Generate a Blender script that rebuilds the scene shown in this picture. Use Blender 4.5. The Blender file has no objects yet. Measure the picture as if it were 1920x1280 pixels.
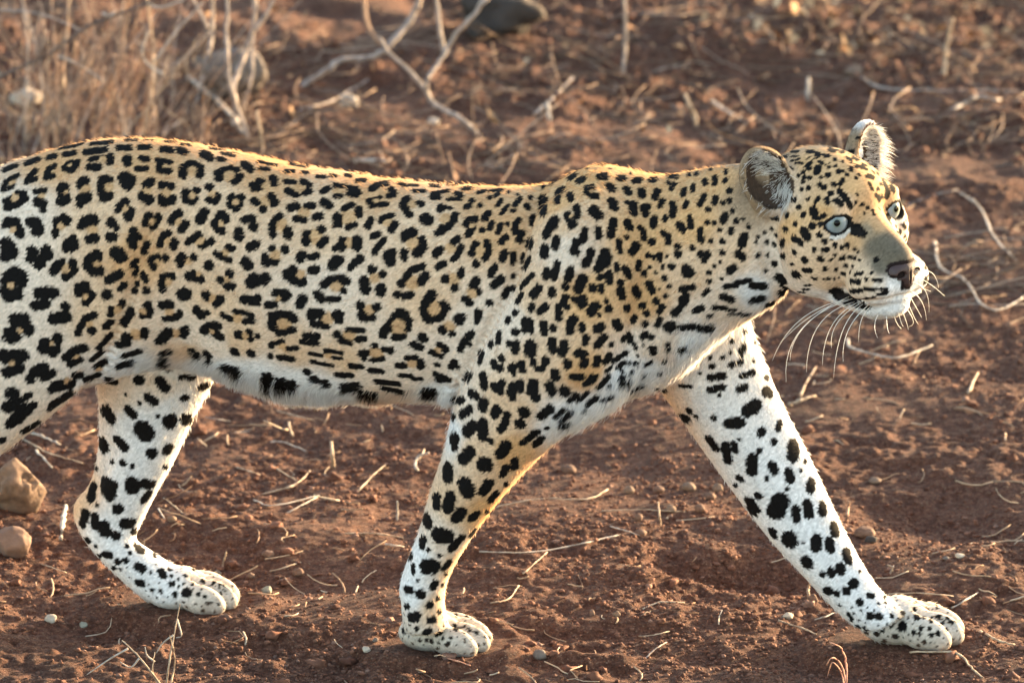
import bpy, math, random
import numpy as np
from mathutils import Vector, Matrix, noise as mnoise
from mathutils.bvhtree import BVHTree

rng = np.random.default_rng(7)
random.seed(7)
scene = bpy.context.scene
col = scene.collection

# ------------------------------------------------------------------ camera
PITCH = math.radians(16.0)
DIST = 8.0
MM = 0.00065                       # metres per drawing unit at the animal
LENS = 36.0 * DIST / (1920 * MM)
_f = np.array([0.0, math.cos(PITCH), -math.sin(PITCH)])
_u = np.array([0.0, math.sin(PITCH), math.cos(PITCH)])
_r = np.array([1.0, 0.0, 0.0])
def _dir(px, py):
    a = (np.asarray(px, float) - 960) * MM / DIST
    b = -(np.asarray(py, float) - 640) * MM / DIST
    return _f + a[..., None] * _r + b[..., None] * _u
_d0 = _dir(830, 1232)
ZC = -DIST * math.sin(PITCH) - (DIST * math.cos(PITCH) / _d0[1]) * _d0[2]
EYE = np.array([0.0, -DIST * math.cos(PITCH), ZC + DIST * math.sin(PITCH)])

def P(px, py, Y):
    """drawing point -> world point on the plane y = Y"""
    d = _dir(px, py)
    t = (np.asarray(Y, float) - EYE[1]) / d[..., 1]
    return EYE + t[..., None] * d
def PZ(px, py, Z=0.0):
    """drawing point -> world point on the level z = Z"""
    d = _dir(px, py)
    t = (np.asarray(Z, float) - EYE[2]) / d[..., 2]
    return EYE + t[..., None] * d

cam_data = bpy.data.cameras.new("camera")
cam_data.lens = LENS
cam_data.sensor_width = 36.0
cam_data.clip_start = 0.1
cam_data.clip_end = 3000.0
cam_data.dof.use_dof = True
cam_data.dof.focus_distance = DIST - 0.06
cam_data.dof.aperture_fstop = 8.0
cam = bpy.data.objects.new("camera", cam_data)
col.objects.link(cam)
cam.location = EYE
cam.rotation_euler = (math.pi / 2 - PITCH, 0, 0)
scene.camera = cam

# ------------------------------------------------------------------ light
SUN_AZ = math.radians(52.0)        # angle from +Y (away) towards +X (right)
SUN_EL = math.radians(6.0)
world = bpy.data.worlds.new("World")
scene.world = world
world.use_nodes = True
wn = world.node_tree.nodes; wl = world.node_tree.links
wn.clear()
sky = wn.new("ShaderNodeTexSky"); sky.sky_type = 'NISHITA'; sky.sun_disc = False
sky.sun_elevation = SUN_EL
sky.sun_rotation = SUN_AZ
sky.air_density = 0.72; sky.dust_density = 1.0; sky.ozone_density = 0.12
bg = wn.new("ShaderNodeBackground"); bg.inputs['Strength'].default_value = 0.15
wo = wn.new("ShaderNodeOutputWorld")
wl.new(sky.outputs[0], bg.inputs[0]); wl.new(bg.outputs[0], wo.inputs[0])

sun_data = bpy.data.lights.new("sun", 'SUN')
sun_data.energy = 4.2
sun_data.angle = math.radians(0.6)
sun_data.color = (1.0, 0.72, 0.42)
sun = bpy.data.objects.new("sun", sun_data)
col.objects.link(sun)
sdir = Vector((math.sin(SUN_AZ) * math.cos(SUN_EL), math.cos(SUN_AZ) * math.cos(SUN_EL), math.sin(SUN_EL)))
sun.rotation_euler = (-sdir).to_track_quat('-Z', 'Y').to_euler()

vs = scene.view_settings
vs.view_transform = 'Standard'; vs.look = 'None'; vs.gamma = 1.0
vs.use_curve_mapping = False
vs.exposure = 2.95
scene.render.engine = 'CYCLES'
scene.cycles.use_denoising = True
scene.cycles.max_bounces = 8
scene.cycles.transparent_max_bounces = 8
# ------------------------------------------------------------------ helpers
import time as _time
_T0 = _time.time()
def lap_time(s): print('TIME', s, round(_time.time() - _T0, 1), flush=True)
def tag(o, label=None, cat=None, group=None, kind=None):
    if label: o["label"] = label
    if cat: o["category"] = cat
    if group: o["group"] = group
    if kind: o["kind"] = kind
    return o
def mesh_obj(name, verts, faces, mat=None, parent=None, smooth=True):
    me = bpy.data.meshes.new(name)
    me.from_pydata([tuple(v) for v in verts] if not isinstance(verts, np.ndarray) else verts.tolist(), [], faces)
    if smooth:
        me.polygons.foreach_set("use_smooth", [True] * len(me.polygons))
    me.update()
    o = bpy.data.objects.new(name, me)
    col.objects.link(o)
    if mat: me.materials.append(mat)
    if parent: o.parent = parent
    return o
def big_mesh(name, V, F, mat=None, parent=None, smooth=True):
    """fast numpy mesh: F is (n,3) or (n,4)"""
    me = bpy.data.meshes.new(name)
    V = np.ascontiguousarray(V, np.float32); F = np.ascontiguousarray(F, np.int32)
    k = F.shape[1]
    me.vertices.add(len(V)); me.vertices.foreach_set("co", V.ravel())
    me.loops.add(F.size); me.loops.foreach_set("vertex_index", F.ravel())
    me.polygons.add(len(F))
    me.polygons.foreach_set("loop_start", np.arange(0, F.size, k, dtype=np.int32))
    try: me.polygons.foreach_set("loop_total", np.full(len(F), k, np.int32))
    except Exception: pass
    me.polygons.foreach_set("use_smooth", np.full(len(F), smooth))
    me.update(calc_edges=True); me.validate()
    o = bpy.data.objects.new(name, me); col.objects.link(o)
    if mat: me.materials.append(mat)
    if parent: o.parent = parent
    return o
def nodes_of(name):
    m = bpy.data.materials.new(name); m.use_nodes = True
    n = m.node_tree.nodes; n.clear()
    return m, n, m.node_tree.links
def crom(A, n):
    """Catmull-Rom resample of rows of A, n steps per span"""
    A = np.asarray(A, float)
    Q = np.vstack([2 * A[0] - A[1], A, 2 * A[-1] - A[-2]])
    out = []
    for i in range(1, len(Q) - 2):
        t = np.linspace(0, 1, n, endpoint=False)[:, None]
        p0, p1, p2, p3 = Q[i - 1], Q[i], Q[i + 1], Q[i + 2]
        out.append(0.5 * (2 * p1 + (p2 - p0) * t + (2 * p0 - 5 * p1 + 4 * p2 - p3) * t ** 2 + (3 * p1 - p0 - 3 * p2 + p3) * t ** 3))
    out.append(A[-1:])
    return np.vstack(out)
def tube(pts, radii, n=7, flat=1.0):
    """tapered tube mesh round a polyline -> verts, faces"""
    pts = np.asarray(pts, float); radii = np.broadcast_to(np.asarray(radii, float), (len(pts),))
    T = np.gradient(pts, axis=0); T /= np.linalg.norm(T, axis=1)[:, None] + 1e-12
    ref = np.array([0.31, 0.2, 0.93])
    V = []; F = []
    for p, t, r in zip(pts, T, radii):
        a = np.cross(t, ref); a /= np.linalg.norm(a) + 1e-9
        b = np.cross(t, a)
        for k in range(n):
            w = 2 * math.pi * k / n
            V.append(p + r * (math.cos(w) * a + flat * math.sin(w) * b))
    m = len(pts)
    for i in range(m - 1):
        for k in range(n):
            F.append((i * n + k, i * n + (k + 1) % n, (i + 1) * n + (k + 1) % n, (i + 1) * n + k))
    F.append(tuple(range(n))[::-1]); F.append(tuple(range((m - 1) * n, m * n)))
    return np.array(V), F
_NG = {}
def fnoise(X, Y, seed, scale):
    """smooth tiled value noise on arrays"""
    N = 256
    if seed not in _NG: _NG[seed] = np.random.default_rng(seed).random((N, N)) * 2 - 1
    g = _NG[seed]
    x = X / scale; y = Y / scale
    xi = np.floor(x).astype(int); yi = np.floor(y).astype(int)
    fx = x - xi; fy = y - yi
    fx = fx * fx * fx * (fx * (fx * 6 - 15) + 10); fy = fy * fy * fy * (fy * (fy * 6 - 15) + 10)
    a = g[xi % N, yi % N]; b = g[(xi + 1) % N, yi % N]; c = g[xi % N, (yi + 1) % N]; d = g[(xi + 1) % N, (yi + 1) % N]
    return (a * (1 - fx) + b * fx) * (1 - fy) + (c * (1 - fx) + d * fx) * fy
# ---------------------------------------------------------------------------
# GROUND: red soil, one sheet out to the horizon
# ---------------------------------------------------------------------------
PAWS = np.array([PZ(a, b, 0.0)[:2] for a, b in ((800, 1215), (840, 1219), (875, 1212), (1690, 1205), (1640, 1200), (1740, 1203), (342, 1140), (300, 1130), (390, 1140), (-140, 1195))])
DIPS = [((1400, 1065), .11, .06, -.030), ((1330, 1030), .05, .05, .012), ((1290, 1230), .12, .035, -.014), ((1640, 1235), .12, .03, -.010), ((1090, 1232), .16, .022, .012), ((640, 1090), .10, .05, -.012),
        ((1760, 960), .13, .10, -.022), ((1240, 1085), .07, .03, .014), ((500, 1010), .12, .06, .012), ((150, 1190), .14, .04, -.01), ((1000, 1190), .1, .03, -.012), ((380, 980), .09, .06, .016), ((1480, 975), .08, .06, .014)]
DIPW = [(PZ(*p)[:2], sx, sy, h_) for p, sx, sy, h_ in DIPS]
def height(x, y):
    x = np.asarray(x, float); y = np.asarray(y, float)
    z = .010 * fnoise(x, y, 1, .42) + .007 * fnoise(x + 3, y, 2, .17) + .0052 * fnoise(x, y + 5, 3, .075)
    edge = np.maximum(np.abs(x) - 1.05, 0) + np.maximum(-.26 - y, 0) + np.maximum(y - 4.2, 0)
    fine = np.clip(1 - edge / 1.6, 0, 1)
    rough = fine * np.clip(.75 + .7 * fnoise(x, y, 4, .22), .15, 1.5)
    z *= .25 + .75 * np.clip(1 - edge / 6, 0, 1)
    z += rough * (.0036 * fnoise(x, y, 5, .034) + .0036 * np.abs(fnoise(x, y, 6, .019)) + .0028 * fnoise(x, y, 7, .0105))
    far = np.clip((y - 1.0) / 3.0, 0, 1)
    z = z * (1 + .9 * far)
    for c, sx, sy, h_ in DIPW:
        z += h_ * np.exp(-((x - c[0]) / sx) ** 2 - ((y - c[1]) / sy) ** 2)
    d = np.full(np.shape(x), 9.0)
    for p in PAWS: d = np.minimum(d, np.hypot(x - p[0], y - p[1]))
    k = np.clip((d - .035) / .07, 0, 1); k = k * k * (3 - 2 * k)
    z = z * k + (1 - k) * (.0065 + .25 * np.minimum(z, 0)) + .008 * np.exp(-((d - .075) / .018) ** 2)
    r = np.hypot(x, y)
    out = np.clip((r - 6) / 30, 0, 1)
    return z + out * (.5 * fnoise(x, y, 9, 23.0) + .1 * fnoise(x, y, 10, 5.0)) * np.clip(r / 60, 0, 1)
def grow(start, end, step, k):
    out = [start]
    while out[-1] < end: out.append(out[-1] + step); step *= k
    return out
gxp = list(np.arange(-1.05, 1.0501, .0042)); _gx = grow(1.055, 3.0, .0055, 1.022); _gx += grow(_gx[-1] + .05, 1500, .06, 1.22); gxp = [-v for v in _gx][::-1] + gxp + _gx
gyp = list(np.arange(-.26, 1.0, .0046)); _gy = grow(.265, 1.8, .006, 1.03); _gy += grow(_gy[-1] + .05, 1500, .06, 1.22); gyp = [-v for v in _gy][::-1] + gyp + grow(gyp[-1] + .005, 4.2, .005, 1.004)
gyp += grow(gyp[-1] + .03, 1500, .03, 1.15)
gxp, gyp = np.array(gxp), np.array(gyp)
GX, GY = np.meshgrid(gxp, gyp, indexing='ij')
GZ = height(GX, GY)
ii = np.arange(GX.size).reshape(GX.shape)
GF = np.stack([ii[:-1, :-1], ii[1:, :-1], ii[1:, 1:], ii[:-1, 1:]], -1).reshape(-1, 4)

def soil_material():
    m, n, l = nodes_of("red_soil")
    tc = n.new("ShaderNodeTexCoord")
    def noise(scale, detail=6, rough=.6):
        t = n.new("ShaderNodeTexNoise"); t.inputs['Scale'].default_value = scale; t.inputs['Detail'].default_value = detail; t.inputs['Roughness'].default_value = rough
        l.new(tc.outputs['Object'], t.inputs[0]); return t.outputs[0]
    def ramp(src, stops):
        r = n.new("ShaderNodeValToRGB"); e = r.color_ramp
        while len(e.elements) < len(stops): e.elements.new(.5)
        for k, (p_, c_) in zip(e.elements, stops): k.position = p_; k.color = (*c_, 1)
        l.new(src, r.inputs[0]); return r.outputs[0]
    c1 = ramp(noise(5.0, 4), [(.3, (0.0704, 0.0279, 0.0169)), (.55, (0.1000, 0.0429, 0.0260)), (.75, (0.1298, 0.0617, 0.0390))])
    c2 = ramp(noise(115, 9, .8), [(.36, (0.0225, 0.0096, 0.0065)), (.5, (0.0963, 0.0429, 0.0260)), (.64, (0.2401, 0.1212, 0.0789))])
    mx = n.new("ShaderNodeMix"); mx.data_type = 'RGBA'; mx.inputs[0].default_value = .68
    l.new(c1, mx.inputs[6]); l.new(c2, mx.inputs[7])
    # pale grit
    vo = n.new("ShaderNodeTexVoronoi"); vo.inputs['Scale'].default_value = 210; l.new(tc.outputs['Object'], vo.inputs[0])
    g = ramp(vo.outputs['Distance'], [(.22, (1, 1, 1)), (.32, (0, 0, 0))])
    gm = n.new("ShaderNodeMath"); gm.operation = 'MULTIPLY'
    sel = ramp(noise(150, 2), [(.47, (0, 0, 0)), (.54, (1, 1, 1))])
    l.new(g, gm.inputs[0]); l.new(sel, gm.inputs[1])
    mx2 = n.new("ShaderNodeMix"); mx2.data_type = 'RGBA'; l.new(gm.outputs[0], mx2.inputs[0]); l.new(mx.outputs[2], mx2.inputs[6]); mx2.inputs[7].default_value = (.19, .115, .078, 1)
    b = n.new("ShaderNodeBsdfPrincipled"); b.inputs['Roughness'].default_value = .95; b.inputs['Specular IOR Level'].default_value = .15
    l.new(mx2.outputs[2], b.inputs['Base Color'])
    bu = n.new("ShaderNodeBump"); bu.inputs['Strength'].default_value = 1.0; bu.inputs['Distance'].default_value = .006
    l.new(noise(230, 9, .8), bu.inputs['Height'])
    bu2 = n.new("ShaderNodeBump"); bu2.inputs['Strength'].default_value = .6; bu2.inputs['Distance'].default_value = .003
    l.new(vo.outputs['Distance'], bu2.inputs['Height']); bu2.invert = True
    l.new(bu.outputs[0], bu2.inputs['Normal']); l.new(bu2.outputs[0], b.inputs['Normal'])
    o = n.new("ShaderNodeOutputMaterial"); l.new(b.outputs[0], o.inputs[0])
    return m
soil = soil_material()
ground = big_mesh("ground", np.stack([GX.ravel(), GY.ravel(), GZ.ravel()], 1), GF, soil)
tag(ground, kind="structure")

# ------------------------------------------------ scattered clods and pebbles
def island_material(name, stops, rough=.9, bump=.5, bscale=140):
    m, n, l = nodes_of(name)
    ge = n.new("ShaderNodeNewGeometry"); r = n.new("ShaderNodeValToRGB"); e = r.color_ramp
    while len(e.elements) < len(stops): e.elements.new(.5)
    for k, (p_, c_) in zip(e.elements, stops): k.position = p_; k.color = (*c_, 1)
    l.new(ge.outputs['Random Per Island'], r.inputs[0])
    tc = n.new("ShaderNodeTexCoord"); t = n.new("ShaderNodeTexNoise"); t.inputs['Scale'].default_value = bscale; t.inputs['Detail'].default_value = 5
    l.new(tc.outputs['Object'], t.inputs[0])
    h_ = n.new("ShaderNodeMix"); h_.data_type = 'RGBA'; h_.blend_type = 'MULTIPLY'; h_.inputs[0].default_value = .55
    rr = n.new("ShaderNodeValToRGB"); rr.color_ramp.elements[0].position = .3; rr.color_ramp.elements[0].color = (.45, .42, .4, 1); rr.color_ramp.elements[1].position = .7; rr.color_ramp.elements[1].color = (1.25, 1.2, 1.15, 1)
    l.new(t.outputs[0], rr.inputs[0]); l.new(r.outputs[0], h_.inputs[6]); l.new(rr.outputs[0], h_.inputs[7])
    b = n.new("ShaderNodeBsdfPrincipled"); b.inputs['Roughness'].default_value = rough; b.inputs['Specular IOR Level'].default_value = .2
    l.new(h_.outputs[2], b.inputs['Base Color'])
    bu = n.new("ShaderNodeBump"); bu.inputs['Strength'].default_value = bump; bu.inputs['Distance'].default_value = .003
    l.new(t.outputs[0], bu.inputs['Height']); l.new(bu.outputs[0], b.inputs['Normal'])
    o = n.new("ShaderNodeOutputMaterial"); l.new(b.outputs[0], o.inputs[0])
    return m
clod_mat = island_material("soil_clods", [(0, (0.0686, 0.0273, 0.0168)), (.4, (0.1098, 0.0474, 0.0287)), (.75, (0.1442, 0.0668, 0.0423)), (.93, (0.1510, 0.0760, 0.0498)), (1, (0.1922, 0.1154, 0.0872))])
import bmesh
def ico(sub):
    bm = bmesh.new(); bmesh.ops.create_icosphere(bm, subdivisions=sub, radius=1.0)
    v = np.array([w.co[:] for w in bm.verts]); f = np.array([[w.index for w in p.verts] for p in bm.faces]); bm.free()
    return v, f
def spots_on_soil(n, area, seed, clump, base=.35, clear=.05):
    """n random ground points inside a drawn window, denser in patches, clear of the paws"""
    r_ = np.random.default_rng(seed)
    w = PZ(r_.uniform(area[0], area[2], n * 6), r_.uniform(area[1], area[3], n * 6), 0.0)
    d = fnoise(w[:, 0], w[:, 1], seed + 50, clump)
    ok = r_.random(n * 6) < base + .9 * d
    for p in PAWS: ok &= np.hypot(p[0] - w[:, 0], p[1] - w[:, 1]) > clear
    w = w[ok][:n]
    w[:, 2] = height(w[:, 0], w[:, 1])
    return w, r_
def scatter_lumps(name, n, rmin, rmax, sub, area, seed, mat, sink=.35, clump=.25, flat=.72):
    w, r_ = spots_on_soil(n, area, seed, clump)
    n = len(w); iv, if_ = ico(sub); m = len(iv)
    s = rmin * (rmax / rmin) ** (r_.random(n) ** 2.2)
    k = iv[None] * (1 + .28 * r_.normal(size=(n, m, 1))) * np.stack([np.ones(n), r_.uniform(.7, 1.05, n), flat * r_.uniform(.7, 1.1, n)], 1)[:, None] * s[:, None, None]
    a = r_.uniform(0, 6.28, n); ca_, sa_ = np.cos(a)[:, None], np.sin(a)[:, None]
    k = np.stack([k[..., 0] * ca_ - k[..., 1] * sa_, k[..., 0] * sa_ + k[..., 1] * ca_, k[..., 2]], -1)
    w[:, 2] += s * flat * (1 - 2 * sink) * .6
    VV = (k + w[:, None]).reshape(-1, 3)
    FF = (if_[None] + (np.arange(n) * m)[:, None, None]).reshape(-1, 3)
    return big_mesh(name, VV, FF, mat)
tag(scatter_lumps("soil_crumbs", 25000, .0014, .0046, 1, (-450, 560, 2370, 1400), 21, clod_mat), "small crumbs and grit of red soil around the paws", "soil", kind="stuff")
tag(scatter_lumps("soil_clods", 460, .0045, .0105, 2, (-900, 620, 2800, 1500), 22, clod_mat), "rounded lumps of dried red soil strewn over the ground", "soil", kind="stuff")
tag(scatter_lumps("far_clods", 1000, .004, .013, 1, (-900, -60, 2800, 640), 23, clod_mat), "larger blurred soil lumps on the ground behind the leopard", "soil", kind="stuff")

lap_time('ground')
# ---------------------------------------------------------------------------
# STONES, TWIGS, BRANCHES, SHRUB
# ---------------------------------------------------------------------------
def stone_material(name, a, b_, scale=60, rough=.85):
    m, n, l = nodes_of(name)
    tc = n.new("ShaderNodeTexCoord"); t = n.new("ShaderNodeTexNoise"); t.inputs['Scale'].default_value = scale; t.inputs['Detail'].default_value = 9; t.inputs['Roughness'].default_value = .65
    l.new(tc.outputs['Object'], t.inputs[0])
    r = n.new("ShaderNodeValToRGB"); r.color_ramp.elements[0].position = .32; r.color_ramp.elements[0].color = (*a, 1); r.color_ramp.elements[1].position = .68; r.color_ramp.elements[1].color = (*b_, 1)
    l.new(t.outputs[0], r.inputs[0])
    b = n.new("ShaderNodeBsdfPrincipled"); b.inputs['Roughness'].default_value = rough; b.inputs['Specular IOR Level'].default_value = .25
    l.new(r.outputs[0], b.inputs['Base Color'])
    bu = n.new("ShaderNodeBump"); bu.inputs['Strength'].default_value = .6; bu.inputs['Distance'].default_value = .004
    l.new(t.outputs[0], bu.inputs['Height']); l.new(bu.outputs[0], b.inputs['Normal'])
    o = n.new("ShaderNodeOutputMaterial"); l.new(b.outputs[0], o.inputs[0])
    return m
ST = {'tan': stone_material("tan_stone", (.085, .052, .034), (.20, .13, .088)), 'pink': stone_material("pinkish_stone", (.115, .066, .045), (.18, .11, .078), 30),
      'pale': stone_material("pale_stone", (.28, .22, .165), (.46, .39, .31)), 'grey': stone_material("grey_stone", (.075, .056, .046), (.16, .13, .11)),
      'brown': stone_material("brown_stone", (.08, .042, .028), (.16, .092, .06)), 'dark': stone_material("dark_rock", (.016, .012, .010), (.05, .037, .03), 14),
      'green': stone_material("grey_green_stone", (.15, .145, .11), (.27, .255, .20))}
def stone(px, py, w, h_, mat, label, seed, name="stone", rough=.16, depth=.9, facets=0):
    """px,py: middle of the stone in the drawing, w,h: its size there"""
    r_ = np.random.default_rng(seed)
    base = PZ(px, py + h_ * .5, 0.0)
    k = (DIST + base[1]) / DIST
    a = w * MM * k / 2; c = h_ * MM * k / 2 * 1.0
    iv, if_ = ico(4 if w > 30 else 3)
    n1 = np.array([mnoise.noise(Vector(v * 1.1 + seed)) for v in iv]); n2 = np.array([mnoise.noise(Vector(v * 2.7 + seed * 3)) for v in iv]); n3 = np.array([mnoise.noise(Vector(v * 7 + seed)) for v in iv])
    v = iv * (1 + rough * 1.6 * n1 + rough * .8 * n2 + rough * .55 * n3 + rough * .3 * np.array([mnoise.noise(Vector(v_ * 15 + seed)) for v_ in iv]))[:, None]
    for f in range(facets):
        d = r_.normal(size=3); d /= np.linalg.norm(d); t = v @ d; lim = r_.uniform(.62, .85)
        v = v - np.maximum(t - lim, 0)[:, None] * d * .85
    v = v * np.array([a, a * depth, c])
    ctr = np.array([base[0], base[1] + a * depth * .5, float(height(base[0], base[1])) + c * .72])
    o = mesh_obj(name, v, if_.tolist(), ST[mat]); o.location = ctr
    tag(o, label, "stone"); return o
STONES = [
 (28,898,112,124,'tan',"big rough tan rock at the left edge under the thigh",31,.30,9),
 (24,1015,74,62,'pink',"smooth pinkish wedge-shaped stone at the left edge below the tan rock",32,.10,5),
 (96,1158,22,20,'pale',"small whitish stone on bare soil at lower left",33,.30,4),
 (157,1162,16,12,'green',"small grey-green chip behind and left of the hind paw",34,.32,3),
 (500,1108,20,18,'green',"grey-green angular pebble between hind paw and near front paw",35,.18,4),
 (687,1229,18,12,'pale',"cream oval pebble left of the near front paw",36,.16,2),
 (704,1213,11,10,'grey',"tiny grey pebble beside the cream oval pebble",37,.1,1),
 (1013,1226,30,21,'grey',"flat grey stone at the bottom right of the near front paw",38,.12,3),
 (558,1059,22,17,'brown',"round brown pebble at the end of the short straw",39,.2,3),
 (503,1036,26,15,'brown',"flat dusty pebble in front of the belly",40,.2,3),
 (470,1062,16,13,'tan',"small tan pebble left of the short straw",41,.22,3),
 (1197,968,17,16,'brown',"round brown clod by the upright straw stub",42,.1,0),
 (1201,993,24,15,'brown',"oval brown pebble under the long straw",43,.1,0),
 (1346,902,22,17,'tan',"largest tan pebble beside the far foreleg",44,.1,1),
 (1312,948,20,16,'brown',"brown pebble in the pile beside the far foreleg",45,.1,1),
 (1332,918,21,17,'brown',"dark round pebble just below the largest tan pebble",46,.1,0),
 (1292,897,26,18,'tan',"broad tan pebble at the top of the pebble pile",47,.1,1),
 (1235,902,22,15,'brown',"brown pebble on the left of the pebble pile",48,.1,1),
 (1180,906,20,16,'tan',"lone tan pebble left of the pebble pile",49,.1,1),
 (1258,950,20,15,'tan',"tan pebble low on the left of the pebble pile",50,.12,1),
 (1066,856,30,17,'brown',"brown clod under the chest",51,.14,1),
 (1110,1150,11,15,'pink',"upright pink pebble between the front paws",52,.12,2),
 (1156,1156,14,13,'tan',"tan pebble right of the upright pink pebble",53,.12,2),
 (1617,1208,14,12,'brown',"dark round pebble tucked under the far front paw",54,.08,0),
 (1622,985,40,22,'brown',"dark flat clod right of the far foreleg",55,.14,0),
 (1633,998,24,14,'dark',"small dark clod in front of the flat clod",56,.14,0),
 (1800,1041,18,10,'pale',"white chip on the soil at the right",57,.14,3),
 (1774,1042,13,8,'grey',"grey chip left of the white chip",58,.14,3),
 (1525,1102,20,22,'brown',"brown stone behind the far front ankle",59,.12,3),
 (1478,1143,20,13,'pale',"pale stone left of the far front paw",60,.14,3),
 (1640,886,26,12,'tan',"tan stone lying behind the far foreleg",61,.12,2),
 (322,985,18,13,'tan',"tan pebble above the hind paw",62,.22,3),
 (407,1053,16,13,'grey',"grey pebble behind the hind toes",63,.22,3),
 (48,176,62,36,'pale',"blurred white stone behind the shrub at the left edge",65,.12,2),
 (440,142,130,104,'grey',"large blurred grey boulder behind the rump",66,.16,3),
 (930,22,165,104,'dark',"dark boulder at the top edge behind the back, enlarged over its shadow",67,.2,3),  # sized to cover the boulder's dark shadow as well
 (655,190,40,28,'pale',"blurred white stone above the middle of the back",68,.14,2),
 (812,218,24,16,'pale',"small pale stone under the forked branch",69,.14,2),
 (1605,126,44,20,'tan',"blurred tan stone above the far ear",70,.12,2),
]
for px, py, w, h_, mt, lb, sd, rg, fc in STONES: stone(px, py, w, h_, mt, lb, sd, rough=rg, facets=fc)

def wood_material(name, a, b_, scale=90, trans=0.0):
    m, n, l = nodes_of(name)
    tc = n.new("ShaderNodeTexCoord"); t = n.new("ShaderNodeTexNoise"); t.inputs['Scale'].default_value = scale; t.inputs['Detail'].default_value = 5
    l.new(tc.outputs['Object'], t.inputs[0])
    r = n.new("ShaderNodeValToRGB"); r.color_ramp.elements[0].position = .35; r.color_ramp.elements[0].color = (*a, 1); r.color_ramp.elements[1].position = .65; r.color_ramp.elements[1].color = (*b_, 1)
    l.new(t.outputs[0], r.inputs[0])
    b = n.new("ShaderNodeBsdfPrincipled"); b.inputs['Roughness'].default_value = .8; l.new(r.outputs[0], b.inputs['Base Color'])
    o = n.new("ShaderNodeOutputMaterial"); l.new(b.outputs[0], o.inputs[0])
    return m
WD = {'straw': wood_material("dry_straw", (.20, .13, .082), (.40, .30, .205)), 'pale': wood_material("bleached_wood", (.22, .18, .145), (.41, .35, .295)),
      'brown': wood_material("brown_twig", (.20, .11, .07), (.36, .22, .14)), 'dark': wood_material("dark_twig", (.06, .04, .032), (.13, .085, .065)),
      'red': wood_material("reddish_stalk", (.34, .13, .08), (.48, .24, .15)), 'grey': wood_material("grey_wood", (.18, .14, .118), (.33, .265, .225))}
def lay_twig(name, pts, wid, mat, label, cat, lift=.0, seed=0):
    """a straw or twig lying on the soil along a drawn line; wid in drawing units"""
    r_ = np.random.default_rng(seed)
    c = crom(np.array(pts, float), 6)
    w = np.array([PZ(a, b, 0.0) for a, b in c])
    z = height(w[:, 0], w[:, 1])
    k = (DIST + w[:, 1].mean()) / DIST
    rad = wid * .85 * MM * k / 2
    s = np.linspace(0, 1, len(w))
    zz = np.maximum(np.convolve(np.pad(z, 3, 'edge'), np.ones(7) / 7, 'valid'), z) + rad * .8 + lift * np.sin(s * math.pi)
    # keep the drawn line: slide each point along its ray to its real height
    w = np.array([PZ(a, b, q) for (a, b), q in zip(c, zz)])
    o0 = w.mean(0)
    w = w + r_.normal(0, rad * .22, w.shape)
    v, f = tube(w - o0, rad * (1 - .35 * s) * r_.uniform(.65, 1.25, len(w)) * np.where(r_.random(len(w)) < .12, 1.4, 1), 6, .8)
    o = mesh_obj(name, v, f, WD[mat]); o.location = o0
    return tag(o, label, cat)
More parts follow.
